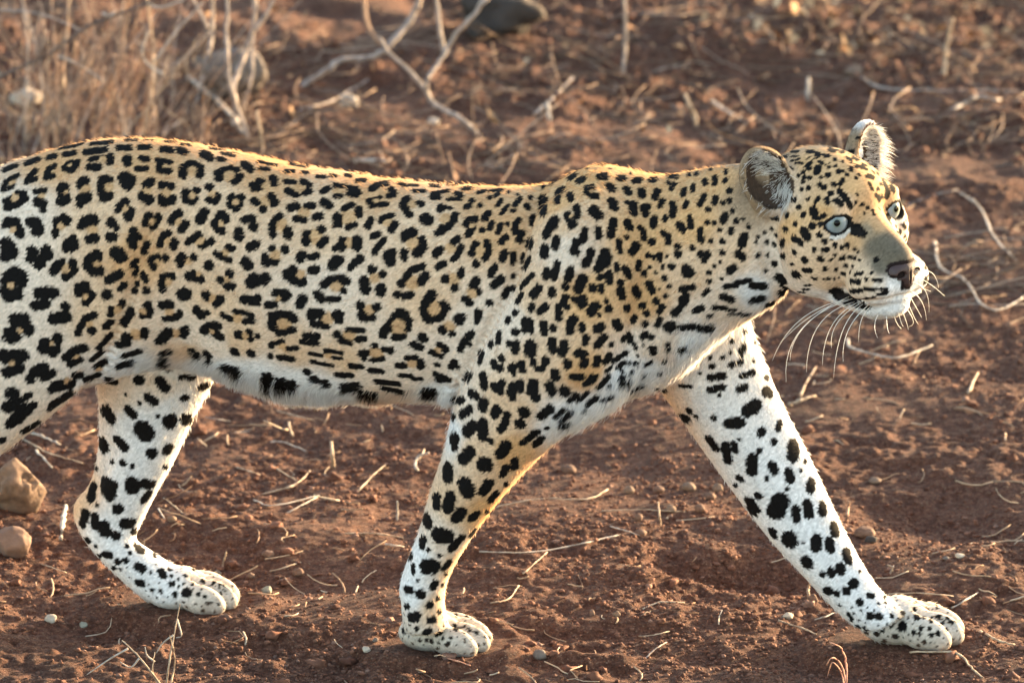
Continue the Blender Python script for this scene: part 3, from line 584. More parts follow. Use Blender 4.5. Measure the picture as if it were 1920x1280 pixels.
# ---------------------------------------------------------------------------
# COAT MARKINGS: strokes "radius x y [x y ...]" drawn on side-elevation sheets
# (sheet origin x, y and scale); 'o' = tawny rosette centre.  They are laid on
# the body surface below and live there as 3-D marks.
# ---------------------------------------------------------------------------
SHEETS = [
((0, 220, 4.0), """
10 440 235 560 215 650 178;20 30 395 120 360;22 195 345 285 315;22 360 305 410 290;20 480 280 555 268;24 640 262 790 240;16 680 200 840 185;24 890 228 970 228;22 1045 225 1115 225;13 940 168 1020 168;8 1080 170 1150 172;10 1010 133 1080 133
28 1220 240 1280 245;28 1340 245 1385 260;10 1240 180 1310 185;9 1360 200 1430 210;30 1520 270 1580 305;18 1640 310 1675 318;10 1660 268 1760 290;8 1700 260 1780 270;9 1570 230 1680 240;28 1830 350 1880 390
24 25 535 45 480 90 455 125 440;18 30 545 95 520;o15 90 490;28 205 480 235 430 260 405;22 210 480 265 460;26 345 450 365 390 400 370;22 350 450 395 440;22 485 370 520 340 580 330;24 490 385 540 395 570 365;o10 525 360
22 680 315 760 300;28 670 370 740 375;28 820 290 825 335;o22 770 310;34 950 310 960 340;24 1060 305 1100 318;22 1030 385 1090 385;o22 1010 335;24 1190 325 1270 335;26 1195 350 1200 395 1260 405;o12 1240 365
30 1370 430 1380 370 1440 345 1500 375 1500 430;o30 1440 395;20 1380 445;30 1640 460 1640 420 1690 390;26 1730 380 1775 395;28 1800 440 1760 480;o34 1720 430;30 1900 510 1910 530
24 170 570 190 610;26 40 630 80 615;28 50 675 130 650 170 620;18 130 565 180 570;o24 110 605;22 270 555 335 550;36 285 630 320 650;24 320 690;o14 310 590;44 470 530 475 590;30 450 630 500 620;o10 495 560
40 615 490 630 480;16 590 520;42 610 620 650 600;28 600 650;o24 640 535;30 765 465 760 540 775 600;22 800 455 825 470;24 800 605 825 585;o24 810 520;46 930 450 960 500;30 985 460
34 1100 505 1125 485;36 1070 590 1120 620;o18 1100 550;28 1210 510;26 1285 515;16 1250 500;36 1225 630 1280 620;18 1205 600 1300 600;o22 1250 570;28 1390 560 1395 610 1440 630;22 1465 545 1480 550;16 1470 610;o18 1440 590
28 1570 520;26 1630 590 1610 625 1570 620;o16 1595 580;26 1740 595 1730 650 1770 680;28 1810 600;16 1810 650;o20 1765 635;26 1900 625
40 60 790 110 790;36 140 830 150 870;20 30 810;o16 100 840;50 260 800 280 840;22 215 780;30 430 780 415 870;34 480 760 500 775;o18 455 815;42 640 780 700 775;26 610 820;o24 690 840;32 670 915 710 905
36 835 790;24 870 825;30 820 900 855 900;34 900 670 940 640;20 880 700;38 975 710 960 740;o18 940 685;28 1115 740 1095 790;26 1185 750 1150 820;o18 1140 780
28 1345 720 1300 750 1285 780;28 1390 800 1360 840;o16 1340 780;34 1530 715 1500 770;36 1655 740 1690 760;28 1610 790 1640 840;28 1665 850;o14 1655 795;26 1830 770 1890 755;32 1900 820;34 1790 860 1790 895
54 50 960 80 1010;40 40 1040;30 30 940;44 240 1010 240 1050;26 300 1060;40 345 1000 360 1030;30 280 1110 320 1090;50 520 960 540 950;24 550 900;20 490 990;34 1000 860 1010 890;30 980 920 1000 960;20 1040 900;24 1105 950 1080 1000
24 1220 890 1200 950;24 1260 870;28 1310 935 1300 965;o14 1255 930;24 1410 935 1490 880;22 1510 965 1590 925;o20 1500 930;28 1720 980 1740 985;22 1625 1025 1660 1045 1720 1070;o14 1690 1020;28 1870 975 1910 955
50 870 1020 900 1040;24 930 1050;36 1840 1080 1860 1110;38 1565 1110;26 1150 1105 1130 1070 1180 1050;28 1240 1055;20 1150 1130;o14 1180 1085;34 1350 1070 1370 1050;26 1450 1050;20 1350 1105;o14 1410 1075
32 440 1100 400 1150;30 545 1090 550 1150 490 1200;20 470 1080;o22 495 1140;36 730 1030 670 1070 660 1120 700 1150 750 1150;20 745 1060;o20 725 1100;22 1020 1080 1000 1110;16 1030 1130 1010 1180
30 810 1220 900 1175;60 110 1180 150 1220;40 60 1200;30 30 1230;o20 80 1260;26 1220 1200 1290 1190;28 1210 1250;o16 1260 1230;24 1070 1180 1090 1220;18 1030 1250;28 1410 1190 1460 1200 1510 1215;20 1450 1170;o10 1490 1180
32 1720 1175;26 1650 1220;26 1700 1270 1740 1265;o12 1700 1215;40 1880 1240 1900 1210;26 590 1270 650 1260;24 930 1260"""),
((480, 280, 4.0), """
9 10 90 90 110 150 120;14 30 145 90 150;9 250 110 380 130;16 225 165 275 165;12 340 170 385 175;14 460 205 515 205;14 560 195 595 200;14 665 190 710 200;18 760 235 815 230;10 720 165 800 175;8 920 190 1010 200;8 1030 195 1100 205;14 1070 255 1120 270;10 1150 265 1210 270;12 1300 235 1380 230;14 1300 270 1370 275;10 1430 265 1500 262;18 1550 295 1610 290;10 1650 262 1720 265;8 1780 260 1860 265
30 10 290 30 240;26 130 210 135 260;o24 75 270;24 225 240 280 245;24 350 240 400 265;26 235 310 300 340;26 375 325 400 315;o28 320 295;26 505 315 540 290;18 590 270 650 275;24 700 290 750 300 770 325;22 700 335 750 345;20 600 350 635 350;o22 620 310
24 865 295 920 265 980 255;24 1010 300 1035 330 1000 350;o26 950 310;24 850 385 870 420;14 890 370 930 358;20 930 415 975 410;o16 900 385;14 1180 310 1260 315;12 1320 330 1440 310;22 1320 355 1365 360;20 1500 330 1540 345;14 1440 370 1530 375;o18 1440 345
12 1660 325 1720 310;10 1750 315 1850 300;12 1830 320 1790 350;18 1750 360;o12 1760 330;14 1890 320;26 110 350 145 400;14 130 420;28 50 450;24 5 400;o20 70 390;30 260 440 300 430;26 385 425 420 425;30 510 395 550 420;24 300 520 360 530;26 445 510 480 500;o26 360 475
22 660 445 720 415;26 770 450 775 490;32 610 510 615 560;22 690 585 740 565;o34 690 510;26 1130 365 1105 410 1120 460 1150 490;24 1220 400 1240 410;o22 1165 410;28 1380 450 1390 430;16 1420 440 1455 438;24 1600 420 1580 430;20 1620 385;22 1680 420;o14 1640 415
24 1495 490 1480 540 1430 590 1360 630;14 1390 580;o24 1420 520;16 1840 380 1815 420;14 1890 420 1840 480;44 1270 520 1285 530;24 1740 480 1715 520;24 150 520 120 560 125 640;22 180 500;34 240 610 240 640;o28 185 570
18 935 540 940 520 1020 490;26 1040 560 1020 600;o18 985 545;26 860 530 840 575;28 1580 560 1600 530 1640 525;24 1610 610 1590 640;14 1640 590;o14 1620 570;18 1770 550 1750 590;20 1700 605;18 1835 570 1815 620;16 1885 560
28 490 600;32 380 640 380 690;26 520 680 480 715;o32 440 655;36 1170 620 1120 650;18 1110 680;24 1510 670 1480 700;26 1380 750 1345 790;20 1540 730 1510 790 1480 820;o20 1460 740;32 650 690 640 730;20 590 745;36 755 680 755 720;o18 695 700
24 910 640 880 650;20 960 680 920 720 890 770;36 1240 690 1250 730 1210 775;o32 1180 700;24 1650 710 1615 780;22 1730 700 1745 760 1715 820;26 1650 860;o28 1680 760;24 1870 660 1840 690;22 10 710;24 120 740;28 215 750;24 65 810;24 70 850 150 845;o22 145 795
30 350 790 330 820;24 410 810 450 800;36 990 800 1010 840;28 1020 770;26 1110 770 1110 810;40 600 840 580 870;24 640 830;26 1860 780 1850 820;28 780 820 740 850;24 710 885;24 1410 860 1370 880;32 280 910 230 940 280 980 350 995;28 420 910 450 900;o22 330 940
32 870 900;26 945 935;o20 890 965;36 810 990 820 1050;34 940 1040 930 1070;24 1250 880 1160 910 1120 960;28 1090 1005;30 1270 950 1240 990;o30 1170 1000;26 1060 1090;24 1160 1090 1110 1100;22 1540 910 1535 950;30 1420 970;28 1490 1035;o24 1480 975
22 1790 880 1760 940;40 20 980 70 970;24 60 1000;28 510 1010 570 980 640 975 680 985;22 655 1060;o26 600 1020;30 460 1090 490 1120;20 540 1125 620 1120;32 1650 990 1630 1020;20 1670 1070;26 1570 1120 1600 1150;o22 1620 1075;26 1840 970 1780 1020
30 150 1080 200 1080;26 240 1090 210 1120;24 80 1165 140 1165;o12 170 1115;20 15 1110 10 1150;34 350 1120 330 1160;32 780 1170;26 910 1180 890 1190;20 790 1220;28 800 1260 870 1255;o22 850 1210
34 1320 1090 1280 1150 1260 1210 1280 1260;26 1400 1160 1430 1190 1390 1240;o40 1335 1200;26 1750 1150;30 1060 1240 1090 1220;24 1120 1230;30 430 1240 490 1235;34 600 1250 620 1240;24 120 1260 200 1240 270 1250;22 1890 1050 1860 1100;22 1660 1220 1660 1260;30 1540 1260"""),
((960, 280, 4.0), """
20 230 275;22 290 255 335 230;26 430 215 465 190;26 500 240 535 220;34 665 200 690 200;10 560 148;8 730 145;26 805 215 830 215;10 890 178;24 920 235 955 230;22 1040 232 1070 225;12 40 340;12 60 270;24 1180 200 1230 205;20 1175 250;20 1215 260;18 1195 295;o12 1200 235
18 1325 190;20 1380 180;14 1490 150;10 1560 120;8 1650 98;20 1445 235 1450 260;18 1520 210 1520 260;18 1600 170;20 1600 230;26 560 290 600 285;24 560 320 600 350 630 350;o12 595 315;34 735 280 745 295;28 860 300 870 320;26 965 310 975 345;24 1090 310 1070 360;20 1290 300 1280 340;16 1355 270 1355 310
24 385 300 345 320 335 390;26 435 340 440 370;22 1630 310;30 235 370 230 480;18 60 370 20 420;20 140 360;22 110 420 120 440;18 10 460;34 750 390 765 430;22 870 400;32 910 410 910 470;28 990 440;22 1020 430;28 1000 480;20 1125 385 1110 420;24 1200 410 1210 440 1205 490;18 1310 400 1295 430;22 1440 350 1410 410;24 1525 370 1520 395;16 1580 400;18 1630 385
26 415 490 430 530;24 480 430 490 500;36 450 560;o12 440 500;38 610 460 640 490;20 1470 450;14 1655 460;24 1600 500 1580 535;18 1680 535;8 1735 520;28 160 520 160 560;20 50 530 25 560 20 620;40 310 540 300 570;32 270 600 255 640
28 760 540 750 590 740 640;28 865 550 880 585;20 960 590 985 620 990 670;24 1065 520 1060 570;16 1150 510 1145 530;20 1330 510 1340 580;26 1255 570 1280 600;18 1465 550;16 1515 555;12 1560 605;18 1640 600 1640 620;14 1770 580
24 70 630 55 680;24 550 610 530 680;30 480 700;34 470 760;24 645 600 650 650;16 860 660;24 1050 690;20 1135 630;20 1175 650 1170 700;18 1415 610 1410 640;22 1420 680;16 1490 690;20 1575 690;22 1750 650 1730 700;10 1845 660;8 1830 695
26 135 690 130 730;30 240 740 240 790;28 335 680 325 730;20 800 690 800 740;16 810 770;30 935 720 900 770;22 1240 730;24 1245 790;18 1355 740;28 1425 790;26 1465 790;20 1440 830;18 1575 775;24 1700 780 1730 810;12 1845 795
20 10 790 5 850;14 85 790 75 840;20 130 820 90 890;28 590 770 580 820 550 860;34 700 780 670 840 650 890;14 735 810 715 870;18 1020 795;16 1060 810;20 1110 790 1105 820;8 1160 800
28 260 920 255 950;26 340 860 330 910 310 960;18 785 870 785 900;22 950 850 945 890;24 850 900 880 950;10 1035 885;24 990 935;14 1130 880;22 1195 880;32 1310 900 1310 930;20 1350 920;14 1515 880;18 1480 925;10 1560 845;26 1660 890 1630 910
28 440 910 420 970;26 400 1030;36 530 970 500 1040;16 665 950 655 970;22 730 930 730 990;10 1075 925;20 1140 965;20 10 950;20 150 940 70 1030;26 1030 1010 1050 1060;14 1180 1025;18 1475 990;10 1575 970
30 200 1040 160 1090;28 300 1060 300 1080;30 605 1040;18 670 1030 670 1060;24 815 1000;30 815 1060 825 1100;30 920 1050 940 1090;6 1105 1050;24 1280 1050 1350 1035;14 1470 1055 1440 1090;14 1150 1100;22 15 1050
20 70 1090 40 1140;24 400 1110 390 1140;32 530 1120 525 1160;18 710 1140;24 1080 1140;30 1300 1110 1280 1150;26 1250 1200 1220 1230;20 1600 1030 1680 1020;14 1690 1000 1790 985;22 1800 1025 1890 1030;26 1580 1105 1640 1130;24 1800 1140 1870 1120;22 1380 1210 1420 1190;18 1510 1190 1590 1190;12 1610 1205 1670 1205;10 1630 1240 1700 1235;10 1720 1245 1770 1240;8 1470 1255 1500 1250
22 150 1170 145 1200;26 250 1180 210 1210;22 410 1180;22 345 1190 350 1250;30 630 1170 590 1220;26 725 1200;28 865 1190;24 980 1170;18 1130 1180 1100 1220;20 1010 1230;14 655 1245;24 20 1225"""),
((960, 560, 4.0), """
20 470 5;22 350 60 350 150;26 535 40;14 655 125;22 25 105;20 130 170 145 240;20 95 160 95 240;28 25 250;26 235 190 240 250;26 310 220;28 450 160 430 240;22 470 150;22 525 200 525 230;30 640 225 665 210;32 780 180 805 210;28 910 155;16 1000 110;22 1000 190;18 1110 160 1090 200;14 1110 170
26 30 340 25 390;46 140 360 140 390;30 300 320 305 380;30 390 340 375 400;22 400 370;22 555 290 550 330;28 690 290 640 350;18 745 345;26 840 300;20 885 290 885 320;14 870 265;18 1000 260 980 290;18 1040 290;12 915 345;10 930 375;10 985 345;16 1060 370;14 1070 400;10 940 430
32 500 410 530 415;26 70 490 80 530;18 10 500 10 560;24 160 480;20 190 520 225 530;28 250 460 250 480;28 415 480 415 500;26 550 470 530 500;26 640 450 630 490;26 730 430 700 470;18 850 405 760 470;16 840 480 790 515;12 880 485;14 740 520 710 545;20 930 490;16 1000 500 1040 480;14 1140 480
30 320 560 325 590;24 460 590 520 590;22 600 590 550 640;12 640 580 590 640;20 720 590 650 670;16 820 540;24 820 600;22 830 640 870 635;14 980 585;10 900 560;12 1100 570;16 900 680 970 660
24 60 630 60 670;18 10 640 10 750;38 160 640 150 690;30 180 740;30 280 650 295 690;38 390 690 400 700;18 480 720 430 765;18 560 710 500 765;22 630 750 570 795;12 670 770;16 700 760 750 740;10 720 660
44 90 850;38 60 940;32 280 830 220 880;20 380 840 330 890;20 430 860 370 920;18 360 960 410 950;10 540 850;10 270 965;22 190 1000 80 1080;28 220 1050 180 1090;24 20 1210 15 1270"""),
((0, 540, 4.0), """
50 70 50 120 40;40 40 30;40 290 40 340 35 400 35;34 260 130 340 120;36 590 30 640 10;28 690 50 640 110;o14 640 65;40 800 50;20 900 10;22 1010 20;28 1095 20;24 1220 10;46 1370 50 1390 40;38 1545 60;34 1650 85 1620 110;o20 1590 80;32 1830 85 1900 95
44 110 240 180 240;44 210 310;56 80 355 100 350;30 150 260;o12 150 320;34 490 140;44 410 230 490 215;24 710 200 640 230 600 290 585 340;34 690 320;o14 670 270;24 835 160 830 200;28 830 260 800 290;26 915 110 910 130;o18 880 160;30 985 170 960 220 930 265
26 1110 130 1120 170;24 1070 210 1110 205;18 1090 130;o16 1080 180;34 1220 130 1270 125;20 1230 230 1290 230 1350 200;18 1350 180;o18 1270 180;36 1480 170 1510 200;22 1550 185;20 1670 200 1730 235;16 1760 175 1830 185 1890 205;24 1840 250 1890 245;o20 1780 225
46 340 420 330 450;40 430 380;36 420 460;30 400 490;o10 385 415;22 830 350 790 400 740 450;40 950 370 940 410;30 890 430;o26 1020 350;28 1085 320 1080 360;40 1260 330 1220 380;30 1190 400;32 1390 310 1370 350;o20 1320 340;34 1530 320 1570 290 1630 285;34 1620 350 1650 360;o16 1590 325
34 1790 350;26 1870 330;24 1880 380;o18 1840 360;50 30 510;44 90 510 170 510;24 40 550;40 50 630 140 600;o14 90 560;32 500 520 560 470 630 450;26 530 570 600 540;o12 570 520;22 760 480 690 540;24 930 510 1040 475;24 890 590 980 560
44 260 640 320 600;36 230 680;30 330 670 390 640;22 790 550 720 590;22 640 690 740 650;o14 740 610;28 1210 500;44 1230 560;30 1270 600;24 1260 480;34 1440 480;36 1550 500;34 1470 510;24 1560 550;36 1760 480;34 1880 490;28 1680 600 1760 620 1790 650
28 560 660 600 650;40 420 730 480 730;30 390 760 540 720;o16 500 700;50 90 790;22 220 800 160 840;44 60 890 120 870;26 530 790 470 830 390 880;18 370 910;54 120 980 200 910;40 80 1020;30 250 880;18 170 1080 290 1010;28 20 1140
25 800 690 860 700;40 1040 690;36 1200 700 1240 750;20 1360 670 1450 670;24 1500 750 1560 730;10 940 800;30 1110 820 1160 850;20 1370 825 1400 825;14 1045 860;46 790 920 830 980;30 960 910 1000 950;14 1185 960;52 1270 990 1280 1010;44 1390 980 1410 990;66 1070 1060 1090 1090;20 700 840 710 880;40 760 1150 780 1200;36 880 1140 930 1190;48 1260 1210;44 1140 1240;14 700 1100 700 1150"""),
((480, 580, 4.0), """
30 120 50 200 40;32 250 40 280 70;36 120 110 130 130;24 170 180 280 150;o36 200 110;40 420 40 460 35;34 610 40 620 70;24 430 110 530 120;o30 530 70;30 790 50 860 55;40 1090 30 1050 60;34 1020 100 970 150;30 950 190;28 1140 80 1135 140;24 1040 210 1100 205;o44 1070 120;24 1260 40 1290 80 1380 60
38 1520 80;32 1400 155;24 1470 180;o24 1450 130;18 1680 20 1655 90;20 10 200;22 370 195 460 200;22 350 245 450 250;20 690 155 800 155;30 610 190;22 640 235 700 250;22 760 225 810 220;o26 700 200;36 1250 210;28 1180 265 1230 285;24 1620 180 1560 240 1530 300;18 1600 260
16 110 260 200 240;20 120 275;16 240 295 310 290;o16 200 275;12 400 330 490 345;14 520 310 640 325;12 580 360 640 365;o12 540 345;28 820 325 790 330;24 890 270;26 960 300 1010 305;20 810 370;20 870 380 950 370;o30 900 330;26 1380 270 1420 300;24 1320 325 1380 345;o16 1370 305
24 110 350;24 180 360 270 370;14 420 390 570 425;20 1130 365 1200 360;26 1070 420 1110 420;26 1230 390 1235 430;o22 1170 405;12 1345 412 1370 415;20 1490 390 1460 430;20 1510 430;20 710 425 790 430;22 860 455 940 465
50 80 520;56 180 560;46 260 570;30 80 580;30 380 470;44 440 530;36 520 560;24 610 490 710 495;18 1080 495 1160 500;16 1180 520 1240 520;24 1350 485;24 1370 530 1430 530;18 1400 500 1450 530
40 660 590 750 580;18 900 540 1070 560;18 950 590 1090 620;24 780 630 900 640;40 1270 620 1320 630
22 1690 320 1680 390;26 1820 190 1815 240;28 1760 260;26 1780 400 1790 420;26 1840 370;28 1830 440;26 1600 490 1580 530;34 1700 500 1710 570;22 1850 550 1800 590;22 1830 620;28 1890 80;24 1900 260;24 1910 440;30 1910 620;30 1490 685 1540 680;30 1610 630 1650 650"""),
((700, 720, 2.414), """
22 500 80 495 105;18 545 10 575 30;14 625 10 630 65;14 660 10 665 25;18 715 10 730 60;16 800 10 805 40;20 345 145 355 150;18 400 140 435 115;20 550 135 560 115;16 605 140 595 180 575 205;22 685 125;20 670 180
8 312 170 310 200;26 425 215 450 190;22 495 175 495 235;22 365 240 365 280;14 532 258;14 685 260 730 220;16 735 275 765 245;8 785 200;12 275 280 265 320;16 308 275 310 310;26 440 305 405 340;26 600 280 580 315;36 505 365;16 640 350 640 375
32 335 385 335 415;12 235 405 220 470;12 262 420 248 490;16 600 375 585 410;34 415 455 425 485;24 520 450 500 485;12 600 455;22 285 510 285 550;26 350 510 335 560;14 555 495 530 525;24 400 575 375 605;22 465 590 450 605;12 515 580
14 205 580 210 620;22 235 600 250 635;38 300 685 325 690;18 400 695 355 745;10 465 660 440 690;12 180 640 180 670;18 225 700 220 730;8 250 750;8 300 775;36 245 825 265 825;12 345 805 320 835;12 170 740 165 790;10 180 820 178 850
8 330 860;7 200 885;14 280 900 270 920;12 125 880;16 150 930 165 930;22 215 950;10 293 970;16 255 1000;14 150 1005;10 300 1030;20 170 1055 195 1050;14 255 1068 270 1065;8 315 910
9 195 1105;12 235 1125 255 1115;8 285 1130 305 1122;9 265 1165;6 210 1160;7 240 1155;8 370 1095 375 1110;9 370 1040;10 425 1055;7 435 1110;6 415 1095;5 470 1125;8 465 1055;7 515 1055;6 515 1095;5 340 1170 330 1180;5 315 1150;5 350 1145;5 290 1195"""),
((1200, 600, 3.0476), """
34 170 40;18 240 45 320 40;22 340 50 400 55;14 65 100;18 70 165 75 185;16 155 170;12 160 140;20 235 175;8 275 180;8 350 205;12 400 215;12 470 215;14 525 125;10 515 190;22 590 165 580 185;14 600 70;10 660 130
12 320 255;16 410 265;14 520 260 580 240;10 650 235;8 345 305;20 400 330 470 320;14 580 320 650 300;18 725 330;14 90 400 140 405;10 230 378 290 380;18 400 400 470 385;20 570 395 600 385;30 720 410 740 415;8 455 430
36 615 520 660 490;20 280 520;26 235 560 265 570;12 320 550;16 420 560;30 510 590 570 585;26 695 640;18 800 590 790 620;8 570 680;24 395 680 430 730;26 490 720 500 800;18 535 710 545 745;14 680 745;30 640 790 640 860;18 765 695;40 880 720 875 770;24 755 830 765 860;26 850 870 860 905;14 945 805;8 920 860;22 570 905;12 545 945;10 725 905;30 980 930 975 960;12 840 965;20 1060 960
22 675 1005;36 630 1040 650 1090;52 800 1040 775 1090;22 890 1080 895 1135;26 955 1050 965 1110;28 1045 1060 1045 1090;12 1115 1070"""),
((1400, 900, 3.764), """
40 620 330 625 360;30 180 360 190 390;52 300 410 300 430;36 490 420 490 470;30 585 430 590 480;36 705 510 715 560;8 400 440;38 420 570 430 590;32 660 610 665 635;24 595 640 600 665;20 535 665;34 755 730;30 565 780 580 780;22 635 800;28 700 780;24 800 860;10 800 640;16 860 810 890 815;24 870 960;24 935 960;20 1020 1015;20 955 1050;32 1100 1030;20 915 1080;20 845 1070;18 970 1135;20 1050 1100;22 1200 965;14 1180 1075;14 1230 1040;10 1220 1080;16 1270 905;12 1185 910;12 1250 970;14 1300 990;16 1355 960;12 1290 1050;16 1350 1080;14 1300 1095;12 1250 1140;10 1210 1165;12 1420 970;12 1445 1000;10 1410 1050;10 1380 1010;14 1100 935;10 1190 860;8 1345 900;14 975 820;10 980 860;8 930 870;24 780 1040;16 720 950;16 740 980;10 830 1040;14 1025 955"""),
((80, 680, 2.56), """
12 250 500 255 510;10 332 475;16 385 480;12 430 498;14 590 500;16 210 540 195 590;20 240 590 235 650;18 300 560 290 610;28 330 590 325 635;34 430 580 435 600;26 490 580 520 585;22 510 630 490 655;8 145 690;8 260 680;26 360 700;20 205 720 190 775;20 250 740 255 780;28 290 785 300 810;28 400 770 420 770;22 350 830;18 440 810;16 205 850 215 855;10 255 880;18 450 880 475 900;14 270 930;18 300 920 320 925;8 405 880;8 420 912;14 540 920;14 360 955;14 398 948;20 460 980 475 985;10 340 985;18 570 1000 580 1015;10 610 990;18 460 1055 475 1060;14 620 1060;10 525 1090;8 568 1095;12 635 1110;18 680 1105 700 1100;10 725 990;8 685 1020;8 720 1060;10 770 1045;8 750 1110;6 780 1120;7 820 1050;7 870 1065;6 850 1060;6 790 1150;6 810 1150;6 855 1105;7 770 1190;5 915 1095;4 690 1170;4 675 1060"""),
((1380, 220, 3.2), """
24 45 720 35 760;22 15 820 35 835;12 130 830;8 70 660;8 40 610;8 10 620;8 120 750;14 25 990;14 60 980;24 110 1010 160 1015;24 110 1095 150 1090;14 180 1130 240 1110;12 20 1180;10 50 1190
8 330 205 370 205;7 330 235 370 235;7 330 260 380 250;7 360 275 400 275;8 270 240 300 235;12 430 205 460 205;14 480 215 500 225;12 560 195 590 200;10 630 200 650 205;8 680 200 700 215;10 530 230 560 230;8 590 250 600 255;8 640 265;8 660 240 690 255;8 700 240 730 250;6 700 200
18 430 290 435 305;20 490 300 485 330;18 550 345;10 450 270;8 500 265 520 275;10 560 300;10 600 290;14 615 320;10 610 330;12 640 320;16 690 310;10 720 290 760 300;10 740 345;8 690 270;14 790 350 820 360;10 720 365
12 410 360;14 440 365;10 400 390;10 375 350;12 400 330;14 500 405;14 435 425;10 395 435;14 585 400;14 640 375;12 620 400;16 530 420;16 570 455;10 510 360;12 665 340;18 620 445 650 475 685 530;16 545 490;14 550 510;18 600 500 625 515;16 490 490 480 505;10 430 490
14 350 495;16 375 540;12 320 485;16 405 585;24 460 560 475 590;20 455 650;16 305 590;14 245 610;10 280 540;18 295 670;14 355 640;24 405 680 430 720;18 345 725 390 755;16 500 705;14 530 745;14 280 740 275 770;10 240 705;10 215 670;8 215 610;10 170 695;10 185 750;12 230 765;18 350 810;22 410 855;18 280 835;18 230 880;10 190 830;10 175 920;28 260 960 285 975;10 335 880;16 410 918 445 920;20 350 940 370 950;14 470 795;12 520 795 550 795;14 595 765;12 635 780;14 670 770;8 570 730;10 595 825;10 570 855;14 500 850 515 850;14 535 910;12 600 915;10 625 850 650 840;10 685 835;8 710 845;8 740 855;12 660 890;8 640 935;6 655 940;8 735 810;8 710 790;8 700 895;6 685 930;10 460 965 480 970;8 525 970;9 555 968;8 590 970;6 620 965
6 410 1010 450 1005;6 400 1035 440 1030;6 370 1050 410 1050;8 270 1010 310 1030;24 270 1060 310 1070;11 690 985 740 985;10 780 975;7 820 975 870 975;11 720 940 750 935;8 810 935;10 690 1045 750 1040;9 770 1030 810 1035;6 830 1030 910 1030;7 690 1080 740 1095;5 760 1090 830 1080;6 850 1065 910 1055;30 590 1042;38 615 1060;36 660 1088;26 705 1104;16 760 1120;11 720 1130 800 1140
18 690 650 740 665;20 765 700;5 995 1000 998 1035;12 490 605 530 590;16 985 540;16 1000 630;6 960 655;10 800 400 820 430;10 850 430;8 870 400;8 750 530 760 520;8 790 540;8 770 575;8 720 510;8 830 580;10 840 470 870 480;8 730 460;8 820 560;14 840 855"""),
]
# ---------------------------------------------------------------------------
# LEOPARD: body surface
# ---------------------------------------------------------------------------
BV, BF = [], []
def add_piece(V, F):
    off = sum(len(v) for v in BV)
    BV.append(np.asarray(V, float)); BF.extend([tuple(i + off for i in f) for f in F])
def loft(rings, n=36, power=1.0):
    """rings: centre(3) half_a(3) half_b(3)"""
    R = crom(np.array([np.concatenate(r) for r in rings]), 5)
    m = len(R); w = np.linspace(0, 2 * math.pi, n, endpoint=False)
    c, s = np.cos(w), np.sin(w)
    c = np.sign(c) * np.abs(c) ** power; s = np.sign(s) * np.abs(s) ** power
    V = (R[:, None, 0:3] + c[None, :, None] * R[:, None, 3:6] + s[None, :, None] * R[:, None, 6:9]).reshape(-1, 3)
    V = np.vstack([V, R[0, 0:3], R[-1, 0:3]])
    F = []
    for i in range(m - 1):
        for k in range(n):
            F.append((i * n + k, i * n + (k + 1) % n, (i + 1) * n + (k + 1) % n, (i + 1) * n + k))
    for k in range(n):
        F.append((m * n, (k + 1) % n, k)); F.append((m * n + 1, (m - 1) * n + k, (m - 1) * n + (k + 1) % n))
    add_piece(V, F)
def midline(x): return 0.06 - 0.0001235 * (x - 830)

# torso: (x, top, bottom, half width, extra y)
TORSO = [(-178,500,560,.035,0),(-150,430,640,.06,0),(-100,380,690,.078,0),(0,314,722,.09,0),(70,290,732,.094,0),(130,272,730,.096,0),(200,260,715,.097,0),
 (270,258,692,.098,0),(350,265,688,.1,0),(450,284,722,.103,0),(560,307,748,.106,0),(680,326,749,.108,0),(800,341,750,.108,0),(900,347,766,.106,0),
 (980,349,790,.104,0),(1040,341,796,.102,0),(1085,318,786,.1,0),(1130,308,772,.1,0),(1180,316,750,.097,0),(1240,328,728,.092,-.004),(1300,319,690,.083,-.01),(1350,310,640,.073,-.018),
 (1400,306,604,.062,-.026),(1440,320,580,.052,-.034),(1475,345,550,.042,-.04)]
rings = []
for x, t, b, d, ey in TORSO:
    Y = midline(x) + ey
    a = P(x, t, Y); c = P(x, b, Y)
    H = (a[2] - c[2]) / 2
    H2 = math.sqrt(max(H * H - (d * math.tan(PITCH)) ** 2, (H * .55) ** 2))
    rings.append(((a + c) / 2, np.array([0, 0, H2]), np.array([0, d, 0])))
loft(rings, 48, 0.94)

def limb(st, n=32, power=1.0):
    rr = []
    for lx, ly, rx, ry, d, Y in st:
        a = P(lx, ly, Y); b = P(rx, ry, Y)
        rr.append(((a + b) / 2, (a - b) / 2, np.array([0, d, 0])))
    loft(rr, n, power)
# near fore leg with the shoulder
limb([(1070,350,1175,352,.028,-.012),(1000,410,1225,400,.044,-.028),(955,530,1255,530,.054,-.040),(900,640,1235,645,.058,-.046),
      (862,725,1165,755,.054,-.046),(845,785,1060,815,.047,-.041),(830,850,1000,868,.041,-.034),(806,920,938,936,.037,-.025),
      (783,1000,880,1015,.033,-.015),(757,1070,842,1082,.031,-.006),(752,1125,834,1128,.031,0.),(757,1180,842,1170,.033,.0)])
# far fore leg
limb([(1185,560,1400,560,.05,.05),(1190,640,1412,620,.052,.058),(1228,716,1436,682,.047,.062),(1282,792,1468,758,.042,.062),(1338,872,1508,834,.038,.06),(1393,947,1547,915,.036,.057),
      (1444,1012,1580,985,.034,.053),(1504,1077,1614,1050,.032,.048),(1556,1132,1642,1096,.031,.044),(1592,1165,1668,1122,.032,.04),(1618,1180,1700,1142,.03,.036)])
